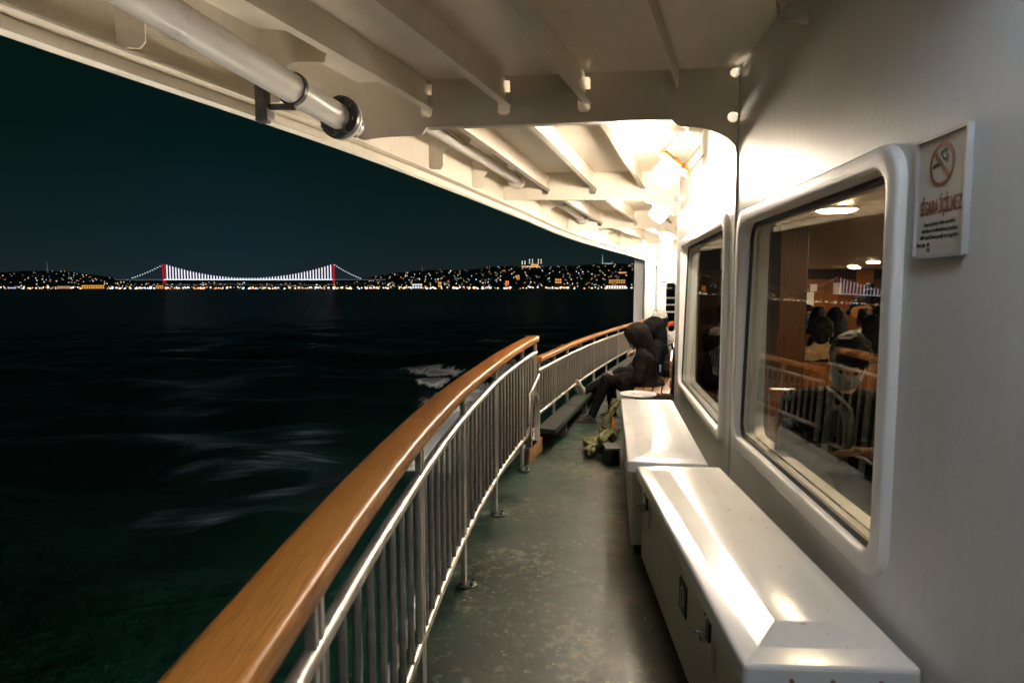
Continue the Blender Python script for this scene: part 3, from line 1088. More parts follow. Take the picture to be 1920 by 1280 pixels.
# reading direction: seen from the deck, letters run from far to near
Ms = M @ Matrix.Translation((su, sv, 0)) @ Matrix(((-1, 0, 0, 0), (0, 1, 0, 0), (0, 0, 1, 0), (0, 0, 0, 1)))
def spl(outl, holes, th, n, mat, name, par):
    return wobj(name, plate(outl, holes, th, Ms @ Matrix.Translation((0, 0, n))), mat, par)
hw, hh = sw / 2, sh / 2
spl(rrect(-hw + 0.006, hw - 0.006, -hh + 0.006, hh - 0.006, 0.004, 2), [], 0.006, 0.004, M_SIGN, 'sign_board', sg)
spl(rrect(-hw, hw, -hh, hh, 0.006, 3), [rrect(-hw + 0.008, hw - 0.008, -hh + 0.008, hh - 0.008, 0.003, 2)], 0.014, 0.008, M_SFRAME, 'sign_frame', sg)
circ = lambda r, cx=0, cy=0.075, n=32: [(cx + r * math.cos(2 * PI * i / n), cy + r * math.sin(2 * PI * i / n)) for i in range(n)]
spl(circ(0.054), [circ(0.0445)], 0.001, 0.0082, M_RED, 'prohibition_ring', sg)
def bar(x0, y0, x1, y1, w):
    d = Vector((x1 - x0, y1 - y0)).normalized()
    p = Vector((-d.y, d.x)) * w / 2
    return [(x0 + p.x, y0 + p.y), (x0 - p.x, y0 - p.y), (x1 - p.x, y1 - p.y), (x1 + p.x, y1 + p.y)]
spl(bar(-0.033, 0.075 + 0.033, 0.033, 0.075 - 0.033, 0.0105), [], 0.001, 0.0092, M_RED, 'prohibition_bar', sg)
spl([(-0.040, 0.069), (-0.040, 0.078), (-0.002, 0.084), (-0.002, 0.075)], [], 0.001, 0.0078, M_GREEN, 'cigarette', sg)
sm = [(0.000, 0.092), (-0.008, 0.100), (-0.004, 0.110), (0.006, 0.108), (0.012, 0.114), (0.022, 0.110), (0.022, 0.098), (0.030, 0.092), (0.028, 0.078), (0.020, 0.076), (0.016, 0.084), (0.008, 0.082)]
spl(sm, [[(0.002, 0.095), (0.000, 0.101), (0.010, 0.102), (0.016, 0.104), (0.017, 0.094), (0.022, 0.088), (0.018, 0.089), (0.008, 0.089)]], 0.001, 0.0078, M_GREEN, 'smoke', sg)
def letters(s, size, x, y, mat, align='CENTER', sx=1.0, bold=0.0):
    wobj('lettering', text_mesh(s, size, Ms @ Matrix.Translation((x, y, 0.0078)), align, 0.0005, sx, bold), mat, sg)
letters('SİGARA İÇİLMEZ', 0.050, 0, -0.042, M_RED, 'CENTER', 0.455, 0.0011)
for i, s in enumerate(('Kapalı alanlarda tütün mamulleri', 'tüketilmesi ve tükettirilmesi yasaktır.', '4207 sayılı Kanun gereği ceza uygulanır.')):
    letters(s, 0.0135, 0, -0.070 - 0.0165 * i, M_GREEN, 'CENTER', 0.78, 0.0004)
letters('İhbar için:  18', 0.0135, -0.100, -0.1215, M_GREEN, 'LEFT', 0.78, 0.0004)
letters('Tel.', 0.0135, -0.052, -0.1345, M_GREEN, 'LEFT', 0.78, 0.0004)

# ------------------------------------------------------------------ end bulkhead, post and door
eb = empty('end_bulkhead', (3.4, 14.2, 0), 'white bulkhead closing the far end of the deck, with a small dark opening', 'bulkhead')
me = plate([(2.70, 0), (3.95, 0), (3.95, 2.5), (2.70, 2.5)], [rrect(3.40, 3.62, 0.55, 1.62, 0.05, 5)], 0.08,
           Matrix(((1, 0, 0, 0), (0, 0, -1, 14.2), (0, 1, 0, 0), (0, 0, 0, 1))))
wobj('panel', me, M_WALL, eb)
bm = bmesh.new()
box(bm, 3.28, 3.85, 14.11, 14.15, 1.66, 1.69)
wobj('ledge', bm, M_WALL, eb)
me = plate([(q[0] - 0.0, q[1]) for q in circ(0.07, 3.52, 1.98)], [circ(0.055, 3.52, 1.98)], 0.01, Matrix(((1, 0, 0, 0), (0, 0, -1, 14.15), (0, 1, 0, 0), (0, 0, 0, 1))))
M_REDP = simple('sign_red', (0.5, 0.12, 0.06), 0.5)
wobj('red_ring_mark', me, M_REDP, eb)
for x0 in (2.92, 3.16):
    bm = bmesh.new()
    box(bm, x0, x0 + 0.09, 14.0, 14.155, 0, 2.45, None, 0.02, 2)
    wobj('stiffener', bm, M_WALL, eb, 40)
cp_ = empty('canopy_post', (2.93, 13.82, 0), 'wide white post holding the far end of the canopy edge', 'post')
bm = bmesh.new()
box(bm, -0.09, 0.09, -0.07, 0.07, 0, 2.12, None, 0.02, 2)
obj('post_shaft', bm, M_WALL, cp_, 40)
bm = bmesh.new()
me = plate([(0.091, 2.1), (0.091, 1.85)] + arc((0.40, 1.85), 0.30, 0.22, PI, PI / 2, 8) + [(0.4, 2.1)], [], 0.05, Matrix(((1, 0, 0, 0), (0, 0, -1, 0), (0, 1, 0, 0), (0, 0, 0, 1))))
bm.free()
obj('knee', me, M_WALL, cp_)
# what shows through the opening: a rail with an orange lifebuoy on the next deck
M_ORANGE = simple('lifebuoy_orange', (0.75, 0.13, 0.03), 0.45)
br = empty('deck_railing', (3.75, 15.2, 0), 'small white railing seen through the far bulkhead opening', 'railing')
for h in (0.95, 1.12, 1.28):
    bm = bmesh.new()
    tube(bm, [(3.4, 15.2, h), (4.4, 15.2, h)], 0.02, 8)
    wobj('rail_tube', bm, M_FRAME, br, 60)
for x in (3.62, 4.1):
    bm = bmesh.new()
    tube(bm, [(x, 15.2, 0.0), (x, 15.2, 1.29)], 0.02, 8)
    wobj('post', bm, M_FRAME, br, 60)
bm = bmesh.new()
tube(bm, [(0.22 * math.cos(2 * PI * i / 24), 0, 0.22 * math.sin(2 * PI * i / 24)) for i in range(25)], 0.06, 10, False, None, Vector((0, 1, 0)))
tag(obj('lifebuoy', bm, M_ORANGE, None, 180), 'orange lifebuoy on the rail beyond the far bulkhead opening', 'lifebuoy').location = (3.80, 15.1, 0.46)
bm = bmesh.new()
box(bm, 3.2, 5.0, 14.26, 16.0, -0.05, -0.004)
struct(obj('far_deck', bm, M_DECK))

# ------------------------------------------------------------------ bench, ashtray, rope, bottle
bench = empty('wall_bench', (1.75, 7.4, 0), 'slatted wooden bench against the cabin wall with people sitting on it', 'bench')
def wpts(y0, y1, off, n=16):
    return [Vector((wallx(y0 + (y1 - y0) * i / n) + off, y0 + (y1 - y0) * i / n, 0)) for i in range(n + 1)]
for i in range(4):
    o = -0.43 + i * 0.1
    bm = bmesh.new()
    sweep(bm, wpts(6.55, 12.0, o), [(0, 0.40), (0, 0.425), (0.085, 0.425), (0.085, 0.40)])
    wobj('seat_slat', bm, M_BENCH, bench)
for i in range(3):
    bm = bmesh.new()
    sweep(bm, wpts(6.55, 12.0, -0.05 + 0.0), [(0, 0.48 + 0.1 * i), (0, 0.56 + 0.1 * i), (0.02, 0.56 + 0.1 * i), (0.02, 0.48 + 0.1 * i)])
    wobj('back_slat', bm, M_BENCH, bench)
yy = 6.65
while yy < 12:
    x = wallx(yy)
    bm = bmesh.new()
    box(bm, x - 0.41, x - 0.02, yy - 0.025, yy + 0.025, 0.001, 0.399, None, 0.004)
    wobj('support', bm, M_IRON, bench)
    yy += 1.3

at_ = empty('ashtray_stand', (1.16, 5.83, 0), 'round white ashtray plate on a stand at the end of the second locker', 'ashtray')
bm = bmesh.new()
lathe(bm, [(0, 0.52), (0.145, 0.52), (0.165, 0.528), (0.170, 0.536), (0.166, 0.541), (0.15, 0.537), (0.0, 0.534)], None, 32)
obj('plate', bm, M_LID, at_, 50)
bm = bmesh.new()
lathe(bm, [(0, 0.002), (0.13, 0.002), (0.13, 0.02), (0.03, 0.035), (0.03, 0.5), (0.07, 0.519), (0, 0.519)], None, 20)
obj('stand', bm, M_IRON, at_, 40)
bm = bmesh.new()
for q in range(5):
    a = q * 1.3
    p = Vector((-0.03 + 0.022 * math.cos(a), 0.02 * math.sin(a * 1.7), 0.542))
    tube(bm, [p, p + Vector((0.03 * math.cos(a * 2), 0.03 * math.sin(a * 2), 0.003))], 0.004, 6)
o = obj('cigarette_butts', bm, M_FRAME, at_)
o['kind'] = 'stuff'

def rope_mat():
    m, t, b = nodes('mooring_rope')
    n = noise_node(t, 40, 4, coords(t))
    c = ramp(t, n.outputs[0], [(0.3, (0.05, 0.055, 0.018)), (0.7, (0.19, 0.18, 0.07))])
    t.links.new(c, b.inputs['Base Color'])
    b.inputs['Roughness'].default_value = 0.85
    bump(t, b, noise_node(t, 120, 3, coords(t)).outputs[0], 0.6, 0.004)
    return m
M_ROPE = rope_mat()
rope = empty('mooring_rope', (0.93, 6.1, 0), 'thick greenish twisted mooring rope heaped on the deck by the second locker', 'rope')
def smooth_path(ctrl, n):
    rows = [(k,) + tuple(c) for k, c in enumerate(ctrl)]
    return [Vector(interp(rows, (len(ctrl) - 1) * i / n)) for i in range(n + 1)]
RP = [[(1.00, 6.05, 0.44), (0.965, 6.00, 0.38), (0.90, 5.98, 0.27), (0.87, 5.97, 0.16), (0.83, 5.92, 0.085), (0.77, 5.80, 0.065), (0.71, 5.64, 0.062), (0.68, 5.54, 0.062)],
      [(1.02, 6.22, 0.36), (0.95, 6.20, 0.26), (0.91, 6.15, 0.13), (0.86, 6.06, 0.07), (0.79, 6.00, 0.063), (0.72, 5.96, 0.062), (0.70, 5.86, 0.062), (0.76, 5.68, 0.064), (0.84, 5.63, 0.066)],
      [(0.98, 6.02, 0.16), (0.94, 5.90, 0.10), (0.90, 5.80, 0.17), (0.84, 5.72, 0.165), (0.80, 5.60, 0.155), (0.86, 5.56, 0.06)]]
for ctrl in RP:
    L_ = sum((Vector(a) - Vector(b)).length for a, b in zip(ctrl, ctrl[1:]))
    path = smooth_path(ctrl, max(20, int(L_ / 0.010)))
    for st in range(4):
        bm = bmesh.new()
        pp = []
        s_ = 0.0
        for i, p in enumerate(path):
            if i:
                s_ += (p - path[i - 1]).length
            t = (path[min(i + 1, len(path) - 1)] - path[max(i - 1, 0)]).normalized()
            a = t.cross(Vector((0.3, 0.2, 1))).normalized()
            b = t.cross(a)
            ph = s_ / 0.115 * 2 * PI + st * PI / 2
            sg_ = 1 if st % 2 else -1
            pp.append(p + a * 0.026 * math.sin(ph) * sg_ + b * 0.019 * math.cos(2 * ph))
        tube(bm, pp, 0.0215, 7)
        wobj('strand', bm, M_ROPE, rope, 180)
bt = empty('bottle', (1.03, 6.55, 0.0), 'small amber bottle standing on the deck behind the rope', 'bottle')
bm = bmesh.new()
lathe(bm, [(0, 0.001), (0.038, 0.001), (0.04, 0.01), (0.04, 0.14), (0.018, 0.18), (0.016, 0.20), (0, 0.20)], None, 16)
obj('bottle_body', bm, simple('amber_plastic', (0.45, 0.17, 0.03), 0.25), bt, 40)
bm = bmesh.new()
lathe(bm, [(0, 0.2005), (0.019, 0.2005), (0.019, 0.225), (0, 0.225)], None, 12)
obj('bottle_cap', bm, M_FRAME, bt, 40)

# ------------------------------------------------------------------ people
def cloth(name, col, rough=0.85, var=0.25):
    m, t, b = nodes(name)
    v = coords(t)
    n = noise_node(t, 9, 5, v)
    c = ramp(t, n.outputs[0], [(0.3, [x * (1 - var) for x in col]), (0.7, [x * (1 + var) for x in col])])
    t.links.new(c, b.inputs['Base Color'])
    b.inputs['Roughness'].default_value = rough
    b.inputs['Specular IOR Level'].default_value = 0.12
    n2 = noise_node(t, 13, 3, coords(t, (1, 1, 0.6)))
    n3 = noise_node(t, 260, 2, v)
    ch = bump(t, b, n2.outputs[0], 0.9, 0.035)
    bump(t, b, n3.outputs[0], 0.3, 0.002, ch)
    return m
M_SKIN = simple('skin', (0.50, 0.30, 0.21), 0.5, 0, 0.08, 12, 0.1, 90, 0.001)
M_HAIR = simple('dark_hair', (0.006, 0.005, 0.0045), 0.6, 0, 0.4, 30, 0.6, 90, 0.006, 0.2)
M_MASKW = cloth('white_mask_cloth', (0.52, 0.54, 0.57), 0.8, 0.05)
M_MASKB = cloth('blue_mask_cloth', (0.22, 0.42, 0.60), 0.8, 0.05)
M_EYE = simple('eye', (0.03, 0.02, 0.015), 0.1)

def ball(bm, c, r, n=12):
    M = Matrix.Translation(c) @ Matrix.Diagonal((r[0], r[1], r[2], 1))
    bmesh.ops.create_uvsphere(bm, u_segments=n, v_segments=max(6, n * 2 // 3), radius=1, matrix=M)

def cone(bm, a, b, ra, rb, n=12):
    """tapered capsule"""
    a, b = Vector(a), Vector(b)
    d = b - a
    L = d.length
    if L < 1e-5:
        ball(bm, a, (ra,) * 3, n)
        return
    q = d.to_track_quat('Z', 'Y').to_matrix().to_4x4()
    prof = []
    for i in range(5):
        t = PI / 2 * i / 4
        prof.append((ra * math.sin(t), -ra * math.cos(t)))
    for i in range(5):
        t = PI / 2 * i / 4
        prof.append((rb * math.cos(t), L + rb * math.sin(t)))
    prof[0] = (0, prof[0][1])
    prof[-1] = (0, prof[-1][1])
    lathe(bm, prof, Matrix.Translation(a) @ q, n)

def remesh(bm, vox, smooth=4, wr=0.0, wscale=9.0, seed=0.0):
    me = bpy.data.meshes.new('tmp')
    bmesh.ops.recalc_face_normals(bm, faces=bm.faces)
    bm.to_mesh(me)
    bm.free()
    o = bpy.data.objects.new('tmp', me)
    link(o)
    md = o.modifiers.new('r', 'REMESH')
    md.mode = 'VOXEL'
    md.voxel_size = vox
    sm = o.modifiers.new('s', 'SMOOTH')
    sm.iterations = smooth
    sm.factor = 0.5
    bpy.context.view_layer.update()
    r = bpy.data.meshes.new_from_object(o.evaluated_get(bpy.context.evaluated_depsgraph_get()))
    bpy.data.objects.remove(o)
    bpy.data.meshes.remove(me)
    if wr:
        off = Vector((seed * 3.1, seed, seed * 1.7))
        nn = [v.normal.copy() for v in r.vertices]
        for v, n in zip(r.vertices, nn):
            k = noise.noise(Vector((v.co.x * wscale, v.co.y * wscale, v.co.z * wscale * 1.8)) + off)
            k2 = noise.noise(Vector((v.co.x * wscale * 2.3, v.co.y * wscale * 2.3, v.co.z * wscale * 4)) + off)
            v.co += n * wr * (k + 0.4 * k2)
    for p in r.polygons:
        p.use_smooth = True
    return r

def bend(v, e):
    return Vector(v)

def head_frame(J):
    f = Vector(J.get('look', (0, 1, 0))).normalized()
    up = Vector(J.get('up', (0, 0, 1)))
    r = f.cross(up).normalized()
    u = r.cross(f).normalized()
    return Matrix(((r.x, f.x, u.x, J['head'].x), (r.y, f.y, u.y, J['head'].y), (r.z, f.z, u.z, J['head'].z), (0, 0, 0, 1)))

def make_hand(bm, wr, fwd, palm, side, curl=0.6, sc=1.0):
    """wr wrist, fwd finger direction, palm the direction the palm faces, side the thumb side"""
    fwd, palm, side = Vector(fwd).normalized(), Vector(palm).normalized(), Vector(side).normalized()
    c0 = wr + fwd * 0.02 * sc
    for k, o in enumerate((0.027, 0.009, -0.009, -0.026)):
        kn = wr + fwd * (0.088, 0.092, 0.089, 0.080)[k] * sc + side * o * sc
        cone(bm, wr + side * o * 0.55 * sc + fwd * 0.012, kn, 0.014 * sc, 0.0115 * sc, 8)
        ln = (0.042, 0.047, 0.044, 0.034)[k] * sc
        d1 = (fwd * math.cos(curl) + palm * math.sin(curl)).normalized()
        p1 = kn + d1 * ln
        d2 = (fwd * math.cos(curl * 2.1) + palm * math.sin(curl * 2.1)).normalized()
        p2 = p1 + d2 * ln * 0.65
        d3 = (fwd * math.cos(curl * 2.7) + palm * math.sin(curl * 2.7)).normalized()
        p3 = p2 + d3 * ln * 0.5
        cone(bm, kn, p1, 0.0105 * sc, 0.0095 * sc, 8)
        cone(bm, p1, p2, 0.0095 * sc, 0.0088 * sc, 8)
        cone(bm, p2, p3, 0.0088 * sc, 0.0078 * sc, 8)
    tb = wr + fwd * 0.022 * sc + side * 0.018 * sc
    t1 = tb + (fwd * 0.6 + side * 0.75 + palm * 0.25).normalized() * 0.045 * sc
    t2 = t1 + (fwd * 0.85 + side * 0.1 + palm * 0.5).normalized() * 0.033 * sc
    t3 = t2 + (fwd * 0.85 - side * 0.1 + palm * 0.5).normalized() * 0.024 * sc
    cone(bm, tb, t1, 0.015 * sc, 0.012 * sc, 8)
    cone(bm, t1, t2, 0.012 * sc, 0.0105 * sc, 8)
    cone(bm, t2, t3, 0.0105 * sc, 0.009 * sc, 8)

def person(label, loc, rz, J, top, bottom, shoe, vox=0.012, group=None, hood=None, hoodopen=0.35, hair='short', hairmat=None, mask=None, collar=None, skirt=False, jw=0.022, legs=True, seed=1.0, curl=0.7, hoodsize=1.0, cap=None):
    J = {k: (Vector(v) if k not in ('look', 'up') else v) for k, v in J.items()}
    root = empty('person', loc, label, 'person', group, rz)
    HM = head_frame(J)
    hip, chest, neck, head = J['hip'], J['chest'], J['neck'], J['head']
    sidev = (J['shR'] - J['shL']).normalized()
    mid = hip.lerp(chest, 0.5)
    def torso(bm, g):
        for s in (-1, 1):
            cone(bm, hip + sidev * 0.075 * s, mid + sidev * 0.065 * s, 0.105 + g, 0.098 + g)
            cone(bm, mid + sidev * 0.065 * s, chest + sidev * 0.08 * s, 0.098 + g, 0.112 + g)
            cone(bm, chest + sidev * 0.08 * s, neck + sidev * 0.06 * s + (chest - neck).normalized() * 0.07, 0.112 + g, 0.065 + g)
        cone(bm, hip, chest, 0.10 + g, 0.115 + g)
    def arms(bm, g):
        for s in 'LR':
            cone(bm, J['sh' + s], J['el' + s], 0.056 + g, 0.043 + g)
            cone(bm, J['el' + s], J['wr' + s], 0.041 + g * 0.9, 0.029 + g * 0.8)
            cone(bm, J['sh' + s], neck + (chest - neck) * 0.25, 0.055 + g, 0.06 + g)
    def legsf(bm, g):
        for s in 'LR':
            hj = hip + sidev * (0.09 if s == 'R' else -0.09)
            cone(bm, hj, J['kn' + s], 0.082 + g, 0.056 + g)
            cone(bm, J['kn' + s], J['kn' + s].lerp(J['an' + s], 0.35), 0.054 + g, 0.053 + g)
            cone(bm, J['kn' + s].lerp(J['an' + s], 0.35), J['an' + s], 0.053 + g, 0.036 + g)
    bm = bmesh.new()
    torso(bm, 0)
    arms(bm, 0)
    if legs:
        legsf(bm, 0)
        for s in 'LR':
            cone(bm, J['an' + s], J['to' + s], 0.036, 0.03)
    cone(bm, chest, neck, 0.07, 0.052)
    cone(bm, neck, HM @ Vector((0, -0.02, -0.06)), 0.052, 0.052)
    # head
    def hp(x, y, z):
        return HM @ Vector((x, y, z))
    R3 = HM.to_3x3().to_4x4()
    def hball(c, r):
        bmesh.ops.create_uvsphere(bm, u_segments=16, v_segments=12, radius=1, matrix=HM @ Matrix.Translation(c) @ Matrix.Diagonal((r[0], r[1], r[2], 1)))
    hball((0, -0.008, 0.028), (0.076, 0.094, 0.090))
    hball((0, 0.022, -0.035), (0.060, 0.066, 0.074))
    hball((0, 0.055, -0.085), (0.028, 0.026, 0.022))
    cone(bm, hp(0, 0.082, 0.012), hp(0, 0.104, -0.022), 0.010, 0.014, 8)
    hball((0, 0.083, 0.026), (0.050, 0.012, 0.010))
    hball((0, 0.083, -0.055), (0.024, 0.010, 0.008))
    for s in (-1, 1):
        hball((0.077 * s, -0.008, -0.002), (0.010, 0.018, 0.030))
        hball((0.040 * s, 0.066, -0.020), (0.020, 0.016, 0.016))
    for s in 'LR':
        fwd = J.get('hf' + s, (J['wr' + s] - J['el' + s]))
        make_hand(bm, J['wr' + s], fwd, J.get('hp' + s, (0, 0, -1)), J.get('hs' + s, sidev * (1 if s == 'L' else -1)), curl)
    body = obj('body', remesh(bm, min(vox, 0.0085), 3), M_SKIN, root)
    for s in (-1, 1):
        bm = bmesh.new()
        bmesh.ops.create_uvsphere(bm, u_segments=10, v_segments=8, radius=0.011, matrix=HM @ Matrix.Translation((0.031 * s, 0.079, 0.008)))
        obj('eye', bm, M_EYE, root, 180)
    # clothing
    bm = bmesh.new()
    torso(bm, jw)
    arms(bm, jw * 0.8)
    if skirt:
        for s in 'LR':
            hj = hip + sidev * (0.09 if s == 'R' else -0.09)
            cone(bm, hj, hj.lerp(J['kn' + s], 0.55), 0.105 + jw, 0.095 + jw)
        cone(bm, hip + Vector((0, -0.05, -0.02)), hip + Vector((0, -0.06, -0.08)), 0.12 + jw, 0.11 + jw)
    jk = obj('jacket', remesh(bm, vox, 3, 0.006, 10, seed), top, root)
    if legs:
        bm = bmesh.new()
        legsf(bm, 0.010)
        cone(bm, hip - sidev * 0.09, hip + sidev * 0.09, 0.10, 0.10)
        obj('trousers', remesh(bm, vox, 3, 0.005, 11, seed + 3), bottom, root)
        for s in 'LR':
            bm = bmesh.new()
            an, to = J['an' + s], J['to' + s]
            d = (to - an)
            d.z = 0
            d.normalize()
            nrm = Vector(J.get('sole' + s, (0, 0, -1)))
            heel = an + nrm * 0.055 - d * 0.035
            cone(bm, an + nrm * -0.02, heel, 0.044, 0.040)
            cone(bm, heel, to, 0.040, 0.036)
            cone(bm, an + d * 0.02, to - nrm * 0.012, 0.044, 0.036)
            sh = obj('shoe', remesh(bm, 0.009, 2), shoe, root)
            bm = bmesh.new()
            cone(bm, heel + nrm * 0.028, to + nrm * 0.026, 0.026, 0.024)
            sol = obj('sole', remesh(bm, 0.009, 1), M_MASKW, sh)
    if hood is not None:
        bm = bmesh.new()
        k = hoodsize
        bmesh.ops.create_uvsphere(bm, u_segments=20, v_segments=14, radius=1, matrix=HM @ Matrix.Translation((0, -0.018, 0.022)) @ Matrix.Diagonal((0.122 * k, 0.142 * k, 0.140 * k, 1)))
        cone(bm, hp(0.0, 0.02, 0.05), hp(0.0, 0.055, 0.0), 0.105 * k, 0.10 * k)
        cone(bm, hp(0, -0.045, -0.04), neck + (neck - head).normalized() * 0.05 + HM.to_3x3() @ Vector((0, -0.03, 0)), 0.108 * k, 0.095)
        me = remesh(bm, 0.009, 4, 0.004, 12, seed)
        b2_ = bmesh.new()
        b2_.from_mesh(me)
        inv = HM.inverted()
        kill = []
        for f in b2_.faces:
            p = inv @ f.calc_center_median()
            if p.y > 0.075 and (p.x / 0.085) ** 2 + ((p.z + 0.025) / 0.12) ** 2 < 1.0:
                kill.append(f)
        bmesh.ops.delete(b2_, geom=kill, context='FACES')
        bmesh.ops.solidify(b2_, geom=list(b2_.faces), thickness=-0.006)
        obj('hood', b2_, hood, root, 180)
    elif hair:
        bm = bmesh.new()
        bmesh.ops.create_uvsphere(bm, u_segments=20, v_segments=14, radius=1, matrix=HM @ Matrix.Translation((0, -0.018, 0.038)) @ Matrix.Diagonal((0.090, 0.104, 0.100, 1)))
        if hair == 'long':
            cone(bm, hp(0, -0.05, 0.03), hp(0, -0.075, -0.17), 0.085, 0.09)
            for s in (-1, 1):
                cone(bm, hp(0.062 * s, -0.03, 0.03), hp(0.085 * s, -0.03, -0.2), 0.038, 0.045)
        if hair == 'short':
            cone(bm, hp(0, -0.045, 0.02), hp(0, -0.055, -0.045), 0.075, 0.055)
            cone(bm, hp(-0.04, 0.055, 0.085), hp(0.045, 0.055, 0.08), 0.035, 0.03)
        me = remesh(bm, 0.010, 2, 0.010, 28, seed)
        b2_ = bmesh.new()
        b2_.from_mesh(me)
        inv = HM.inverted()
        kill = [f for f in b2_.faces if (lambda p: p.y > 0.03 and p.z < 0.024 and abs(p.x) < 0.072)(inv @ f.calc_center_median())]
        bmesh.ops.delete(b2_, geom=kill, context='FACES')
        obj('hair', b2_, hairmat or M_HAIR, root, 180)
    if cap is not None:
        bm = bmesh.new()
        lathe(bm, [(0.106, 0.0), (0.108, 0.03), (0.098, 0.075), (0.070, 0.108), (0.03, 0.122), (0, 0.124)], HM @ Matrix.Translation((0, -0.012, 0.035)), 20)
        cp0 = obj('cap', bm, cap, root, 60)
        bm = bmesh.new()
        r0 = [bm.verts.new(hp(0.095 * math.sin(a), 0.085 * math.cos(a), 0.038)) for a in [math.radians(-65 + 13 * i) for i in range(11)]]
        r1 = [bm.verts.new(hp(0.10 * math.sin(a), 0.075 + 0.095 * math.cos(a), 0.022)) for a in [math.radians(-65 + 13 * i) for i in range(11)]]
        for i in range(10):
            bm.faces.new((r0[i], r0[i + 1], r1[i + 1], r1[i]))
        bmesh.ops.solidify(bm, geom=list(bm.faces), thickness=0.004)
        obj('brim', bm, cap, cp0, 60)
    if mask is not None:
        bm = bmesh.new()
        rows_ = []
        for i in range(9):
            z = 0.012 - 0.128 * i / 8
            row = []
            for j in range(13):
                a = math.radians(-78 + 156 * j / 12)
                bulge = 0.018 * math.cos(a) ** 2 * math.sin(PI * min(1, (i + 0.8) / 8.5)) + (0.003 if i % 2 else 0)
                rr = 0.066 + bulge - 0.010 * (i / 8) ** 2
                row.append(bm.verts.new(hp((rr + 0.006) * math.sin(a) * 1.02, 0.012 + (rr + 0.022) * math.cos(a), z - 0.012 * math.sin(abs(a)) * (1 - i / 4))))
            rows_.append(row)
        for r0, r1 in zip(rows_, rows_[1:]):
            for j in range(12):
                bm.faces.new((r0[j], r0[j + 1], r1[j + 1], r1[j]))
        bmesh.ops.solidify(bm, geom=list(bm.faces), thickness=0.003)
        mk = obj('face_mask', bm, mask, root, 60)
        for s in (-1, 1):
            bm = bmesh.new()
            tube(bm, [hp(0.070 * s, 0.028, -0.01), hp(0.083 * s, 0.008, 0.022), hp(0.086 * s, -0.018, 0.030), hp(0.085 * s, -0.026, 0.0), hp(0.082 * s, -0.012, -0.035), hp(0.064 * s, 0.03, -0.085)], 0.0022, 6)
            obj('ear_loop', bm, M_MASKW, mk)
    if collar is not None:
        bm = bmesh.new()
        cone(bm, neck + sidev * 0.07 + (chest - neck) * 0.25, neck - sidev * 0.07 + (chest - neck) * 0.25, 0.092, 0.092)
        cone(bm, neck + (chest - neck) * 0.1, neck + (neck - chest).normalized() * 0.02, 0.098, 0.085)
        obj('collar', remesh(bm, 0.011, 2, 0.016, 14, seed + 5), collar, root)
    return root

def sit(lean=0.1, hipz=0.5, **kw):
    J = dict(hip=(0, 0, hipz), chest=(0, 0.02 + lean * 0.6, hipz + 0.33), neck=(0, 0.02 + lean, hipz + 0.50), head=(0, 0.05 + lean * 1.25, hipz + 0.645),
             shL=(-0.185, 0.02 + lean * 0.8, hipz + 0.42), shR=(0.185, 0.02 + lean * 0.8, hipz + 0.42),
             elL=(-0.25, 0.12 + lean, hipz + 0.18), elR=(0.25, 0.12 + lean, hipz + 0.18),
             wrL=(-0.12, 0.33 + lean, hipz + 0.16), wrR=(0.12, 0.33 + lean, hipz + 0.16),
             knL=(-0.12, 0.44, hipz - 0.0), knR=(0.12, 0.44, hipz - 0.0), anL=(-0.12, 0.46, 0.09), anR=(0.12, 0.46, 0.09),
             toL=(-0.13, 0.62, 0.045), toR=(0.13, 0.62, 0.045))
    J.update(kw)
    return J
M_BROWN = cloth('brown_black_fleece', (0.0100, 0.0072, 0.0062))
M_NAVY = cloth('dark_navy_jacket', (0.0055, 0.0060, 0.0085))
M_BLACK = cloth('black_cloth', (0.0036, 0.0038, 0.0042))
M_TAN = cloth('tan_hood_cloth', (0.36, 0.25, 0.13))
M_CREAM = cloth('cream_fleece', (0.60, 0.55, 0.48))
M_JEAN = cloth('dark_jeans', (0.014, 0.018, 0.026))
M_SNEAK = cloth('grey_sneaker', (0.055, 0.045, 0.040))
M_BEIGE = cloth('beige_shoe', (0.24, 0.20, 0.155))
M_CAP = cloth('white_cap_cloth', (0.66, 0.63, 0.58))
M_SCARF = cloth('grey_pattern_scarf', (0.30, 0.27, 0.25), 0.9, 0.6)
M_BLUEJ = cloth('blue_denim_jacket', (0.06, 0.10, 0.15))
M_PHONE = simple('phone_black', (0.01, 0.01, 0.012), 0.15)

# outside: three people on the wall bench; local +Y is where they face (towards the sea)
FACE = math.radians(78)
J1 = sit(0.20, 0.50, chest=(0, 0.035, 0.75), neck=(0, 0.07, 0.90), head=(0.0, 0.125, 1.025), look=(0.0, 0.90, -0.44), up=(0, 0.44, 0.90),
         shL=(-0.175, 0.06, 0.82), shR=(0.175, 0.06, 0.82), elL=(-0.24, 0.10, 0.58), elR=(0.22, 0.10, 0.58), wrL=(-0.06, 0.31, 0.545), wrR=(0.07, 0.32, 0.545),
         knL=(-0.10, 0.46, 0.545), knR=(0.13, 0.42, 0.52), anL=(-0.20, 0.62, 0.12), anR=(0.24, 0.40, 0.09),
         toL=(-0.21, 0.80, 0.035), toR=(0.26, 0.53, 0.04), hfL=(0.5, 0.8, 0.1), hfR=(-0.5, 0.8, 0.1), hpL=(0.3, 0, 1), hpR=(-0.3, 0, 1))
person('person in a dark brown hooded jacket and grey sneakers leaning over a phone', (1.53, 7.15, -0.07), FACE, J1, M_BROWN, M_BLACK, M_SNEAK, 0.011,
       hood=M_BROWN, mask=M_MASKW, skirt=True, seed=2)
ph = bmesh.new()
box(ph, -0.036, 0.036, -0.075, 0.075, -0.004, 0.004, None, 0.004)
ph1 = obj('phone', ph, M_PHONE)
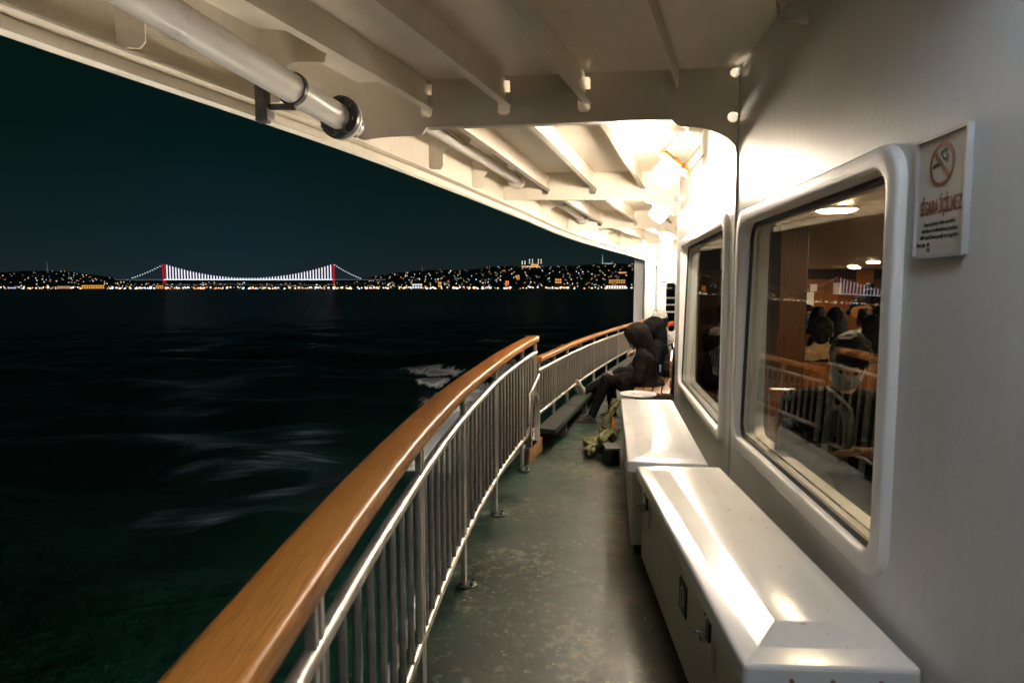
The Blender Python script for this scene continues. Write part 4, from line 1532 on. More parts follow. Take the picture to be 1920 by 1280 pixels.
tag(ph1, 'dark phone in the hands of the person in the brown hooded jacket', 'phone')
R1 = Matrix.Translation((1.53, 7.15, -0.07)) @ Matrix.Rotation(FACE, 4, 'Z')
ph1.matrix_world = R1 @ Matrix.Translation((0, 0.405, 0.595)) @ Matrix.Rotation(0.5, 4, 'X')
J2 = sit(0.18, 0.50, chest=(0, 0.04, 0.77), neck=(0, 0.07, 0.92), head=(0.0, 0.105, 1.045), look=(0.1, 0.92, -0.36), up=(0, 0.38, 0.92),
         shL=(-0.18, 0.06, 0.84), shR=(0.18, 0.06, 0.84), elL=(-0.24, 0.10, 0.60), elR=(0.22, 0.10, 0.60), wrL=(-0.06, 0.31, 0.56), wrR=(0.08, 0.32, 0.56),
         knL=(-0.13, 0.50, 0.52), knR=(0.06, 0.50, 0.50), anL=(-0.34, 0.95, 0.30), anR=(-0.20, 0.91, 0.22), toL=(-0.40, 1.05, 0.42), toR=(-0.26, 1.03, 0.32), soleL=(-0.3, 0.8, -0.5), soleR=(-0.3, 0.8, -0.5))
person('person in a dark navy jacket with legs stretched to the far railing', (1.88, 8.0, -0.06), FACE + 0.05, J2, M_NAVY, M_BLACK, M_BEIGE, 0.011,
       hood=M_BLACK, seed=4)
J3 = sit(0.12, 0.50, chest=(0, 0.06, 0.80), neck=(0, 0.10, 0.96), head=(0.0, 0.13, 1.09), look=(0.35, 0.9, -0.2))
person('person in a white cap and patterned grey scarf, farthest on the wall bench', (2.20, 8.95, -0.05), FACE, J3, M_SCARF, M_JEAN, M_SNEAK, 0.012,
       hair='short', collar=M_CREAM, seed=6, cap=M_CAP)
bag = empty('shoulder_bag', (1.90, 7.72, 0.43), 'dark shoulder bag with a white and blue tag on the bench behind the hooded people', 'bag')
bm = bmesh.new()
cone(bm, (0, 0, 0.09), (0.03, 0.05, 0.20), 0.085, 0.075)
obj('bag_body', remesh(bm, 0.011, 2, 0.012, 12, 3), M_BROWN, bag)
bm = bmesh.new()
box(bm, -0.105, -0.095, -0.03, 0.03, 0.06, 0.15, None, 0.003)
obj('bag_tag', bm, simple('bag_tag_blue', (0.2, 0.33, 0.55), 0.5), bag)
bm = bmesh.new()
tube(bm, [(-0.06, 0, 0.15), (-0.05, 0.02, 0.36), (0.05, 0.06, 0.40), (0.10, 0.08, 0.2)], 0.012, 8)
obj('strap', bm, M_BLACK, bag, 60)

# inside the saloon
def inside(label, x, y, rz, J, top, **kw):
    return person(label, (x, y, 0), rz, J, top, M_JEAN, M_SNEAK, kw.pop('vox', 0.014), **kw)
JM = sit(0.16, 0.52, head=(0.0, 0.21, 1.16), neck=(0, 0.13, 1.0), chest=(0, 0.08, 0.84), shL=(-0.21, 0.10, 0.93), shR=(0.21, 0.10, 0.93), look=(0.16, 0.72, -0.62), up=(0, 0.62, 0.75),
         elL=(-0.25, 0.16, 0.69), elR=(0.24, 0.16, 0.69), wrL=(-0.10, 0.38, 0.75), wrR=(0.08, 0.38, 0.75), hfL=(0.35, 0.75, 0.3), hfR=(-0.35, 0.75, 0.3), hpL=(0.9, 0.1, 0.3), hpR=(-0.9, 0.1, 0.3))
inside('person in black with a white mask and phone just inside the big window', 1.64, 3.20, math.radians(165), JM, M_BLACK, vox=0.011, mask=M_MASKW, seed=8, curl=0.55)
ph = bmesh.new()
box(ph, -0.036, 0.036, -0.075, 0.075, -0.004, 0.004, None, 0.004)
ph2 = obj('phone', ph, M_PHONE)
tag(ph2, 'phone held by the masked person inside the big window', 'phone')
ph2.matrix_world = Matrix.Translation((1.64, 3.20, 0)) @ Matrix.Rotation(math.radians(165), 4, 'Z') @ Matrix.Translation((0, 0.485, 0.81)) @ Matrix.Rotation(0.7, 4, 'X')
up_ = dict(look=(0, 1, -0.05))
inside('short haired person with a tan hood and dark coat seen from behind in the saloon', 2.42, 5.0, math.radians(-28), sit(0.04, 0.50, **up_), M_BLACK, hair='short', collar=M_TAN, seed=9)
inside('person with long dark hair seen from behind, left of the musician', 3.30, 6.5, math.radians(-20), sit(0.04, 0.53, **up_), M_BROWN, hair='long', seed=10)
inside('person in a blue jacket and light blue mask facing the window in the saloon', 4.14, 9.0, math.radians(168), sit(0.04, 0.50, **up_), M_BLUEJ, hair='long', mask=M_MASKB, seed=11)
inside('person in a white mask and dark clothes partly hidden by the wooden column', 3.93, 9.15, math.radians(176), sit(0.04, 0.50, **up_), M_BLACK, hair='long', mask=M_MASKW, seed=12)
inside('person with long dark hair turned away beside the one in the blue mask', 3.78, 7.9, math.radians(-30), sit(0.02, 0.50, **up_), M_BLACK, hair='long', seed=13)
inside('person in a cream fleece with dark hair, seated below the musician', 4.42, 8.0, math.radians(-25), sit(0.02, 0.47, **up_), M_CREAM, hair='short', collar=M_CREAM, seed=14)
inside('dark haired person seated at the right edge of the big window', 3.16, 5.55, math.radians(-15), sit(0.02, 0.49, **up_), M_NAVY, hair='long', seed=15)
inside('dark dressed person seated just right of the musician', 5.18, 9.0, math.radians(-20), sit(0.0, 0.52, **up_), M_BLACK, hair='long', seed=16)
inside('person in a scarf behind the narrower far window', 2.12, 6.55, math.radians(-60), sit(0.05, 0.58, **up_), M_NAVY, hair='short', collar=M_SCARF, seed=17)
JG = dict(hip=(0, 0, 0.85), chest=(0, 0.0, 1.18), neck=(0, 0.02, 1.34), head=(0, 0.05, 1.48), shL=(-0.19, 0, 1.27), shR=(0.19, 0, 1.27),
          elL=(-0.32, 0.06, 1.05), elR=(0.33, 0.05, 1.04), wrL=(-0.27, 0.28, 1.16), wrR=(0.10, 0.24, 1.08), knL=(-0.11, 0.02, 0.46), knR=(0.11, 0.02, 0.46), anL=(-0.12, 0, 0.09), anR=(0.12, 0, 0.09),
          toL=(-0.15, 0.16, 0.045), toR=(0.15, 0.16, 0.045), look=(0, 1, -0.15), hpL=(1, 0, 0), hpR=(0, -1, 0), hfR=(-0.9, 0.1, -0.3))
GR = math.radians(155)
inside('standing musician in black with a black mask playing a small guitar', 6.95, 12.5, GR, JG, M_BLACK, hair='short', mask=M_BLACK, seed=18)
gt = empty('guitar', (6.95, 12.5, 0), 'small light wood guitar held by the standing musician', 'guitar', None, GR)
M_GUIT = simple('guitar_wood', (0.55, 0.24, 0.05), 0.25)
tg = Matrix.Translation((0.10, 0.19, 1.07)) @ Matrix.Rotation(0.25, 4, 'Y') @ Matrix.Rotation(PI / 2, 4, 'X')
ol = []
for i in range(40):
    a = 2 * PI * i / 40
    r = 0.13 + 0.035 * math.cos(2 * a) + 0.02 * math.cos(a)
    ol.append((r * math.cos(a) * 1.15, r * math.sin(a) * 1.05))
obj('guitar_body', plate(ol, [], 0.075, tg), M_GUIT, gt)
obj('sound_hole', plate(circ(0.032, -0.02, 0.0, 20), [], 0.002, tg @ Matrix.Translation((0, 0, -0.0392))), M_BLACKPL, gt)
bm = bmesh.new()
box(bm, -0.48, -0.14, -0.02, 0.02, -0.050, -0.030, tg, 0.003)
obj('guitar_neck', bm, M_PEW, gt)

# ------------------------------------------------------------------ saloon interior
CH = 1.95
sal = struct(obj('saloon_floor', (lambda bm: (box(bm, -2.0, 14, -1.6, 16.2, -0.06, -0.004), bm)[1])(bmesh.new()), simple('saloon_lino', (0.10, 0.075, 0.05), 0.35)))
sal.location.z = 0
def ipoly(y):
    return wallx(y) + TH + 0.06
# keep the floor inside the cabin wall
bm = bmesh.new()
prev = None
for y in [-1.6 + 0.45 * i for i in range(40)]:
    row = [bm.verts.new((ipoly(min(y, 16)), y, 0.0)), bm.verts.new((14, y, 0.0))]
    if prev:
        bm.faces.new((prev[0], prev[1], row[1], row[0]))
    prev = row
me = bpy.data.meshes.new('saloon_floor')
bm.to_mesh(me)
bm.free()
me.materials.append(sal.data.materials[0])
sal.data = me
bm = bmesh.new()
prev = None
for y in (-2.0, 3.65, 6.55, 9.35, 12.1, 14.3, 16.3):
    xi = wallx(y) + 0.02
    row = [bm.verts.new((xi, y, 2.76)), bm.verts.new((14.1, y, 2.76)), bm.verts.new((14.1, y, 2.80)), bm.verts.new((xi, y, 2.80))]
    if prev:
        bridge(bm, prev, row)
    else:
        bm.faces.new(row)
    prev = row
bm.faces.new(list(reversed(prev)))
roof = struct(obj('cabin_roof', bm, M_WALL))
bw = struct(obj('saloon_end_wall', (lambda bm: (box(bm, 3.9, 14, 15.2, 15.3, -0.05, 2.75), bm)[1])(bmesh.new()), M_DARKPANEL))
x = 6.82
while x < 11:
    bm = bmesh.new()
    box(bm, x, x + 0.585, 15.17, 15.199, 0.02, 1.72, None, 0.004)
    obj('panel', bm, M_PANEL, bw)
    x += 0.6
bm = bmesh.new()
box(bm, 6.28, 6.72, 15.15, 15.199, 0.02, 1.80, None, 0.004)
obj('door', bm, M_FRAME, bw)
fw_ = struct(obj('saloon_front_wall', (lambda bm: (box(bm, 0.9, 14, -1.75, -1.65, 0, 2.75), bm)[1])(bmesh.new()), M_PANEL))
sw_ = struct(obj('saloon_side_wall', (lambda bm: (box(bm, 12.5, 12.6, -1.6, 15.15, 0, 2.75), bm)[1])(bmesh.new()), M_PANEL))
bm = bmesh.new()
prev = None
for y in [-1.6 + 0.4 * i for i in range(42)] + [15.15]:
    xi = wallx(y) + TH + 0.13
    row = [bm.verts.new((xi, y, CH + 0.03)), bm.verts.new((12.5, y, CH + 0.03)), bm.verts.new((12.5, y, CH + 0.05)), bm.verts.new((xi, y, CH + 0.05))]
    if prev:
        bridge(bm, prev, row)
    else:
        bm.faces.new(row)
    prev = row
bm.faces.new(list(reversed(prev)))
ceil_ = struct(obj('saloon_ceiling', bm, M_DARKPANEL))
me = None
y = 0.3
while y < 15.0:
    bm = bmesh.new()
    x0 = ipoly(y + 0.2) + 0.09
    box(bm, x0, 12.4, y, y + 0.192, CH, CH + 0.025 + 0.002 * random.random(), None, 0.006)
    obj('plank', bm, M_PLANK, ceil_)
    y += 0.2
# inner lining below and above the windows
bm = bmesh.new()
for (h0, h1) in ((0.01, 0.60), (1.93, 1.948)):
    for (ya, yb) in ((-1.5, 3.65), (3.65, 6.55), (6.55, 9.35), (9.35, 12.1), (12.1, 14.3)):
        sweep(bm, [Vector((wallx(ya) + TH + 0.05, ya, 0)), Vector((wallx(yb) + TH + 0.05, yb, 0))], [(0, h0), (0.02, h0), (0.02, h1), (0, h1)])
for (ya, yb) in ((1.10, 1.72), (3.60, 3.80), (6.13, 6.55), (6.551, 9.35), (9.351, 12.1), (12.11, 14.3)):
    sweep(bm, [Vector((wallx(ya) + TH + 0.05, ya, 0)), Vector((wallx(yb) + TH + 0.05, yb, 0))], [(0, 0.61), (0.02, 0.61), (0.02, 1.92), (0, 1.92)])
obj('wall_lining', bm, M_PANEL, cabin_wall)
col = empty('wooden_column', (1.98, 4.62, 0), 'dark wooden column inside the left side of the big window', 'column')
bm = bmesh.new()
box(bm, -0.10, 0.10, -0.10, 0.10, 0.0, CH - 0.001, None, 0.006)
obj('shaft', bm, M_DARKPANEL, col)
col2 = empty('wooden_column', (2.05, 7.3, 0), 'dark wooden column behind the narrower far window', 'column')
bm = bmesh.new()
box(bm, -0.0, 0.25, -0.2, 0.2, 0.0, CH - 0.001, None, 0.006)
obj('shaft', bm, M_DARKPANEL, col2)
def pew(x, y, w, rz, label):
    r = empty('wooden_bench', (x, y, 0), label, 'bench', 'wooden benches inside the saloon', rz)
    bm = bmesh.new()
    box(bm, -w / 2, w / 2, -0.04, 0.0, 0.45, 0.95, Matrix.Rotation(0.12, 4, 'X'), 0.008)
    obj('backrest', bm, M_PEW, r)
    bm = bmesh.new()
    box(bm, -w / 2, w / 2, -0.03, 0.42, 0.40, 0.44, None, 0.008)
    obj('seat', bm, M_PEW, r)
    for s in (-1, 1):
        bm = bmesh.new()
        box(bm, s * w / 2 - 0.02, s * w / 2 + 0.02, -0.04, 0.42, 0.001, 0.60, None, 0.006)
        obj('end_panel', bm, M_DARKPANEL, r)
pew(2.75, 4.88, 1.3, math.radians(-12), 'wooden bench under the person with the tan hood')
pew(3.45, 6.38, 0.9, math.radians(-10), 'wooden bench under the long haired person left of the musician')
pew(4.05, 9.2, 1.3, math.radians(172), 'wooden bench of the masked pair facing the window')
pew(4.2, 7.85, 1.5, math.radians(-12), 'wooden bench in the middle row of the saloon')
pew(1.72, 3.40, 0.60, math.radians(168), 'wooden seat of the masked person just inside the window')
# notices on the end wall
for (px_, pz, w, h, lab, mat) in ((7.68, 1.50, 0.20, 0.27, 'square white notice on the wooden end wall', M_FRAME), (7.12, 1.52, 0.15, 0.17, 'small white notice near the white door of the saloon', M_FRAME),
                                  (7.05, 1.22, 0.16, 0.40, 'tall white notice below the small one on the end wall', M_FRAME), (8.32, 1.74, 0.40, 0.40, 'orange poster high on the end wall above the musician', simple('poster_orange', (0.55, 0.22, 0.05), 0.5))):
    bm = bmesh.new()
    box(bm, px_ - w / 2, px_ + w / 2, 15.152, 15.168, pz - h / 2, pz + h / 2)
    tag(obj('notice', bm, mat), lab, 'notice')
# ceiling lights
M_DISC = emit('saloon_light', (1.0, 0.74, 0.46), 210)
disc_me, rim_me = None, None
spots = [(1.80, 3.60), (6.0, 10.7), (6.7, 12.65), (7.25, 13.6), (6.1, 14.2), (5.4, 12.9), (6.8, 9.6), (5.2, 7.0), (4.4, 5.4), (6.2, 5.0), (5.0, 7.6), (3.2, 2.6), (6.6, 3.2), (2.2, 1.2), (7.4, 7.2)]
LIGHT_LABELS = ['large round warm light on the saloon ceiling nearest the big window', 'round warm saloon light above the musician, at the window edge', 'small warm saloon light left of the one above the musician',
                'small warm saloon light directly before the dark end wall', 'tiny warm saloon light above the white door', 'tiny warm saloon light beside the wooden column']
for i, (x, y) in enumerate(spots):
    r = empty('ceiling_light', (x, y, CH), None)
    tag(r, LIGHT_LABELS[i] if i < len(LIGHT_LABELS) else 'round warm light on the part of the saloon ceiling hidden from the deck', 'ceiling light', 'round lights on the saloon ceiling')
    if disc_me is None:
        bm = bmesh.new()
        lathe(bm, [(0, -0.028), (0.085, -0.026), (0.098, -0.016), (0.10, -0.004)], None, 24)
        d = obj('diffuser', bm, M_DISC, r, 60)
        disc_me = d.data
        bm = bmesh.new()
        lathe(bm, [(0.102, -0.018), (0.114, -0.014), (0.116, -0.001), (0.102, -0.001)], None, 24)
        d = obj('rim', bm, M_FRAME, r, 60)
        rim_me = d.data
    else:
        link(bpy.data.objects.new('diffuser', disc_me), r)
        link(bpy.data.objects.new('rim', rim_me), r)

# ------------------------------------------------------------------ water
def water_material():
    m, t, b = nodes('sea_water')
    b.inputs['Base Color'].default_value = (0.0018, 0.0100, 0.0072, 1)
    b.inputs['Roughness'].default_value = 0.27
    b.inputs['Specular IOR Level'].default_value = 0.5
    b.inputs['IOR'].default_value = 1.33
    g = t.nodes.new('ShaderNodeNewGeometry')
    mp = t.nodes.new('ShaderNodeMapping')
    mp.inputs['Rotation'].default_value = (0, 0, 0.3)
    mp.inputs['Scale'].default_value = (0.35, 0.9, 1)
    t.links.new(g.outputs['Position'], mp.inputs[0])
    n1 = noise_node(t, 0.55, 8, mp.outputs[0], 0.62)
    n2 = noise_node(t, 3.2, 5, mp.outputs[0], 0.6)
    ch = bump(t, b, n1.outputs[0], 0.9, 0.9)
    bump(t, b, n2.outputs[0], 0.6, 0.12, ch)
    # foam: blown streaks that follow the hull's wash
    at = t.nodes.new('ShaderNodeAttribute')
    at.attribute_name = 'foam'
    mf = t.nodes.new('ShaderNodeMapping')
    mf.inputs['Rotation'].default_value = (0, 0, 0.32)
    mf.inputs['Scale'].default_value = (1.0, 0.16, 1)
    t.links.new(g.outputs['Position'], mf.inputs[0])
    n3 = noise_node(t, 3.4, 10, mf.outputs[0], 0.72)
    sm = t.nodes.new('ShaderNodeMath')
    sm.operation = 'ADD'
    t.links.new(n3.outputs[0], sm.inputs[0])
    t.links.new(at.outputs['Fac'], sm.inputs[1])
    f = ramp(t, sm.outputs[0], [(0.78, (0, 0, 0)), (1.02, (0.40, 0.40, 0.40)), (1.4, (1, 1, 1))])
    b2 = t.nodes.new('ShaderNodeBsdfDiffuse')
    b2.inputs[0].default_value = (0.80, 0.82, 0.84, 1)
    mx = t.nodes.new('ShaderNodeMixShader')
    t.links.new(f, mx.inputs[0])
    t.links.new(b.outputs[0], mx.inputs[1])
    t.links.new(b2.outputs[0], mx.inputs[2])
    # thin pale blue streaks on the open water
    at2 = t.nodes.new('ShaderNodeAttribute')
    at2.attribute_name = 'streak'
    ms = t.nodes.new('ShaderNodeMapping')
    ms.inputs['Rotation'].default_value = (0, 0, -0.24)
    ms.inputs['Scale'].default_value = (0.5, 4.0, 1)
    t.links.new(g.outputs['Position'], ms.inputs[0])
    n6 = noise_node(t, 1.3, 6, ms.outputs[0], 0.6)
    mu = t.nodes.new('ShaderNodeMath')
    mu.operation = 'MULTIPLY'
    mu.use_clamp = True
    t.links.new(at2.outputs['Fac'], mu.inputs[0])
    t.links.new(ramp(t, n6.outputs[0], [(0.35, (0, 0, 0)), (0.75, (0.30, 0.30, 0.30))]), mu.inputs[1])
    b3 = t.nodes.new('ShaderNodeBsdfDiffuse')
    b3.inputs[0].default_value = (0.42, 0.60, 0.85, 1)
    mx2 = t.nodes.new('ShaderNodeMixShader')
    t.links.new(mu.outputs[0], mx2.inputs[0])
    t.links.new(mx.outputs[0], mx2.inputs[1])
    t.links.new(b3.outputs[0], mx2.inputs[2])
    o = [n for n in t.nodes if n.type == 'OUTPUT_MATERIAL'][0]
    t.links.new(mx2.outputs[0], o.inputs[0])
    return m
bm = bmesh.new()
fl_foam = []
fl_streak = []
radii = [1.2]
while radii[-1] < 9000:
    radii.append(radii[-1] * 1.025 + 0.01)
NA = 360
A0, A1 = math.radians(-115), math.radians(100)
prev = None
waves = [(random.uniform(-0.7, 0.7), random.uniform(0.5, 3.2), random.uniform(0, 6)) for _ in range(14)]
PATCH = [(-3.9, 27.5, 0.9, 1.2, 0.75), (-3.0, 26.2, 1.2, 0.8, 0.62), (-2.9, 23.0, 0.7, 0.9, 0.72), (-1.9, 19.0, 0.9, 2.2, 0.66), (-1.5, 14.5, 0.9, 3.5, 0.80), (-1.0, 20.5, 1.2, 2.0, 0.68), (-0.2, 26.0, 1.4, 3.0, 0.62), (0.8, 30.0, 1.4, 2.0, 0.52), (3.0, 38.0, 1.8, 2.0, 0.60), (-1.5, 42.0, 1.8, 1.4, 0.55), (0.5, 46.0, 2.5, 2.0, 0.50)]
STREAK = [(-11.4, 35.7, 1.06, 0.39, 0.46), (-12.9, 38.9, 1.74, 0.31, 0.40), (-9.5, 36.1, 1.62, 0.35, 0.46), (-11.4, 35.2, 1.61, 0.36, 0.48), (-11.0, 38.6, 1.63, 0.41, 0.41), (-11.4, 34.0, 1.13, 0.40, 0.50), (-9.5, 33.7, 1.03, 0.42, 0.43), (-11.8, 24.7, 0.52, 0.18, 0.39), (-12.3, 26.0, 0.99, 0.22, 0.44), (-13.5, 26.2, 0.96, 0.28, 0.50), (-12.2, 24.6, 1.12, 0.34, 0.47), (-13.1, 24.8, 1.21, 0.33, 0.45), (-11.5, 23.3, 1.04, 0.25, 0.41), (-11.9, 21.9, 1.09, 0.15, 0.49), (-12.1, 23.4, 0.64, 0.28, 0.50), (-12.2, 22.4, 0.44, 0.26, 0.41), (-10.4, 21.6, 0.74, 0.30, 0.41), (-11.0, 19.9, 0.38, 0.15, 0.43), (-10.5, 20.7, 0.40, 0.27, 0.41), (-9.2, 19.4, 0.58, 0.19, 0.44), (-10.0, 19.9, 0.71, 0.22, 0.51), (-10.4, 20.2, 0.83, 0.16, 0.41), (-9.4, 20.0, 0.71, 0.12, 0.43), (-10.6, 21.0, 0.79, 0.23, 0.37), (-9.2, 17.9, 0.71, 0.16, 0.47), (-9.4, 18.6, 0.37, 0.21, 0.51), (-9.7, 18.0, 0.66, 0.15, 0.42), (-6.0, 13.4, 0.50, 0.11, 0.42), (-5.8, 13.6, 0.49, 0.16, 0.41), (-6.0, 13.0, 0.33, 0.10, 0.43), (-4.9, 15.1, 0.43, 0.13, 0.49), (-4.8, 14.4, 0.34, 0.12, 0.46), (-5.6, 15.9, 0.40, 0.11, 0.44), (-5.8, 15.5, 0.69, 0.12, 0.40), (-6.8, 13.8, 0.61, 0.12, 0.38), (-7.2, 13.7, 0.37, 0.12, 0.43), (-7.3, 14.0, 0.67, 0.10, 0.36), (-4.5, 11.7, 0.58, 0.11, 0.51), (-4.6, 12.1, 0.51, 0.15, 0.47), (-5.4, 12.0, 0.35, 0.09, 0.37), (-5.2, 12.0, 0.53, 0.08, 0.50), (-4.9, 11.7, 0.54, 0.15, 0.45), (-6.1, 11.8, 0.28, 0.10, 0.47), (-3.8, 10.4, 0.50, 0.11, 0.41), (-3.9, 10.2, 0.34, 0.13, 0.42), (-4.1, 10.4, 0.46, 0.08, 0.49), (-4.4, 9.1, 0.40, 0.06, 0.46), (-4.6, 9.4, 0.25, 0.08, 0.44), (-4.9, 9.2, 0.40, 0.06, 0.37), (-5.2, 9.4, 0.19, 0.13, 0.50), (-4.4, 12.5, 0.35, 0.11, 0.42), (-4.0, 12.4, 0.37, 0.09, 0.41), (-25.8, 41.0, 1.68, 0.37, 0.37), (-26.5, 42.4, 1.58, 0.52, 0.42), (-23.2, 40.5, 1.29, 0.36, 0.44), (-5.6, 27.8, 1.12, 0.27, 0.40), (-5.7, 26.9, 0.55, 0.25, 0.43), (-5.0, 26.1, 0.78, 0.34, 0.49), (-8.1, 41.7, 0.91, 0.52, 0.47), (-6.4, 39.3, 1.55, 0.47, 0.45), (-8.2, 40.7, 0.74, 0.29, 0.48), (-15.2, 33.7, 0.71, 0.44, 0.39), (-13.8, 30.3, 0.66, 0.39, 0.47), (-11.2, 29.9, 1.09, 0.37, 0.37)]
for ri, r in enumerate(radii):
    row = []
    for i in range(NA + 1):
        a = A0 + (A1 - A0) * i / NA
        x, y = r * math.sin(a), r * math.cos(a)
        z = 0.0
        fade = max(0, min(1, (90 - r) / 60))
        if fade > 0:
            for (d, k, p) in waves:
                z += 0.04 / k ** 0.75 * math.sin(k * (x * math.sin(d) + y * math.cos(d)) + p) * fade * (1 if r * 0.025 < 1.6 / k else 0)
            z += 0.22 * (noise.noise(Vector((x * 0.28, y * 0.5, 2.0)))) * fade
        hx = deck_edge(max(y, -2))
        d = hx - x
        fo = 0.0
        if d > -0.5 and y > -3:
            wash = 1.3 + 0.15 * max(0, y)
            fo = 0.62 * max(0, 1 - max(0, d) / wash) if y < 60 else 0
        for (cx, cy, sx_, sy_, w) in PATCH:
            q = ((x - cx) / sx_) ** 2 + ((y - cy) / sy_) ** 2
            if q < 6:
                fo = max(fo, w * math.exp(-q))
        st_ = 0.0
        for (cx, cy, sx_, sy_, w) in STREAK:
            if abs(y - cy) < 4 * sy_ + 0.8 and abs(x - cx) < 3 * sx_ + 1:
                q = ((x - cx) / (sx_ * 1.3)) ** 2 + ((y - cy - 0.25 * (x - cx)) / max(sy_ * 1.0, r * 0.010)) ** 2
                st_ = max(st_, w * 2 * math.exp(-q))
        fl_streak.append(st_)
        row.append(bm.verts.new((x, y, WATER + z)))
        fl_foam.append(fo)
    if prev:
        for i in range(NA):
            bm.faces.new((prev[i], prev[i + 1], row[i + 1], row[i]))
    prev = row
sea = struct(obj('water', bm, water_material(), None, 180))
at = sea.data.attributes.new('foam', 'FLOAT', 'POINT')
at.data.foreach_set('value', fl_foam)
at = sea.data.attributes.new('streak', 'FLOAT', 'POINT')
at.data.foreach_set('value', fl_streak)

# ------------------------------------------------------------------ far shore: hills, bridge, town
M_HILL = simple('night_hillside', (0.10, 0.15, 0.11), 0.9, 0, 0.5, 0.02)
def world_at(px_, y):
    return (px_ - 960) / 1200.0 * y * 1.0035
RIDGE = [(-700, 505), (-300, 505), (0, 511), (60, 508), (140, 510), (200, 520), (260, 527), (330, 525), (420, 524), (520, 527), (620, 526), (680, 522), (740, 512), (800, 507), (880, 505), (940, 499), (1000, 500), (1060, 499), (1110, 495), (1160, 494), (1230, 499), (1500, 500), (1900, 505), (2600, 512)]
Y0, Y1 = 3700.0, 5600.0
def ridge(u):
    v = interp(RIDGE, u)
    return EYE + (541 - v) / 1200.0 * Y1
def hill(u, t):
    """point on the slope; u azimuth parameter along the shore, t 0 at the water, 1 on the ridge"""
    y = Y0 + (Y1 - Y0) * t
    z = WATER + 2.0 + (ridge(u) - 2) * (t ** 0.75) * (0.9 + 0.1 * t) + 6 * noise.noise(Vector((u * 0.012, t * 3, 0))) * t
    return Vector((world_at(u, y), y, z))
bm = bmesh.new()
prev = None
for i in range(826):
    u = -700 + 4 * i
    row = [bm.verts.new(hill(u, 0) + Vector((0, -40, -12)))] + [bm.verts.new(hill(u, k / 10) + Vector((0, 0, 9 * noise.noise(Vector((u * 0.11, k * 0.9, 4))) + 5 * noise.noise(Vector((u * 0.31, k * 1.7, 9)))))) for k in range(11)] + [bm.verts.new(hill(u, 1) + Vector((0, 900, -60)))]
    if prev:
        for a, b, c, d in zip(prev, prev[1:], row[1:], row):
            bm.faces.new((a, b, c, d))
    prev = row
hills = struct(obj('hills', bm, M_HILL, None, 180))

# suspension bridge
M_LEDW = emit('bridge_led_white', (0.80, 0.88, 1.0), 1.25)
M_REDGLOW = emit('bridge_red_glow', (0.9, 0.03, 0.05), 0.38)
M_LEDD = emit('bridge_deck_lights', (0.72, 0.85, 1.0), 1.6)
BY = 4300.0
bridge_root = empty('suspension_bridge', (world_at(470, BY), BY, WATER), 'long lit suspension bridge with red towers and glowing white hangers across the strait', 'bridge')
xL, xR = world_at(313.5, BY), world_at(628.5, BY)
def pz(v):
    return EYE + (541 - v) / 1200.0 * BY
zt, zd = pz(496), pz(524)
PX = BY / 1200.0     # metres in one photo pixel
for xx in (xL, xR):
    bm = bmesh.new()
    for dy in (-14, 14):
        box(bm, xx - 0.65 * PX, xx + 0.65 * PX, BY + dy - 4, BY + dy + 4, WATER, zt)
    tw = wobj('tower', bm, M_REDGLOW, bridge_root)  # tower legs and cross beams emit red in place of floodlighting
    for zz in (0.35, 0.62, 0.97):
        bm = bmesh.new()
        box(bm, xx - 0.7 * PX, xx + 0.7 * PX, BY - 9.9, BY + 9.9, WATER + (zt - WATER) * zz - 4, WATER + (zt - WATER) * zz)
        wobj('cross_beam', bm, M_REDGLOW, tw)
bm = bmesh.new()
box(bm, xL, xR, BY - 13, BY + 13, zd - 3, zd + 1.2)
wobj('road_deck', bm, M_LEDD, bridge_root)
for xa, xb in ((world_at(225, BY), xL - 0.1), (xR + 0.1, world_at(725, BY))):
    bm = bmesh.new()
    box(bm, xa, xb, BY - 13, BY + 13, zd - 2.5, zd + 0.5)
    wobj('approach_deck', bm, emit('approach_deck_light', (0.7, 0.8, 0.9), 0.16), bridge_root)
def cable_z(x):
    k = (x - (xL + xR) / 2) / ((xR - xL) / 2)
    return zd + 7 + (zt - zd - 7) * k * k
hm = None
for i in range(57):
    x = xL + (xR - xL) * (i + 1) / 58
    bm = bmesh.new()
    z0, z1 = zd + 1.5, cable_z(x)
    box(bm, x - 0.6 * PX, x + 0.95 * PX, BY - 1, BY + 1, z0, z1 + 3)
    hg = wobj('hanger', bm, M_LEDW, bridge_root)
    bm = bmesh.new()
    box(bm, x - 1.25 * PX, x - 0.62 * PX, BY - 1, BY + 1, z0, z1)
    wobj('red_led_strip', bm, M_REDGLOW, hg)
for n_, (xa, za, xb, zb) in enumerate(((world_at(252, BY), pz(522), xL, zt), (xR, zt, world_at(680, BY), pz(523)))):
    for i in range(13):
        k = (i + 0.5) / 13
        x, z = xa + (xb - xa) * k, za + (zb - za) * k - 6 * math.sin(PI * k)
        bm = bmesh.new()
        box(bm, x - 1.1 * PX, x + 1.1 * PX, BY - 1, BY + 1, z - 1.9, z + 1.9)
        wobj('cable_light', bm, M_LEDW, bridge_root)
bm = bmesh.new()
tube(bm, [Vector((xL + (xR - xL) * i / 40, BY, cable_z(xL + (xR - xL) * i / 40))) for i in range(41)], 1.0, 6)
wobj('main_cable', bm, M_HILL, bridge_root)

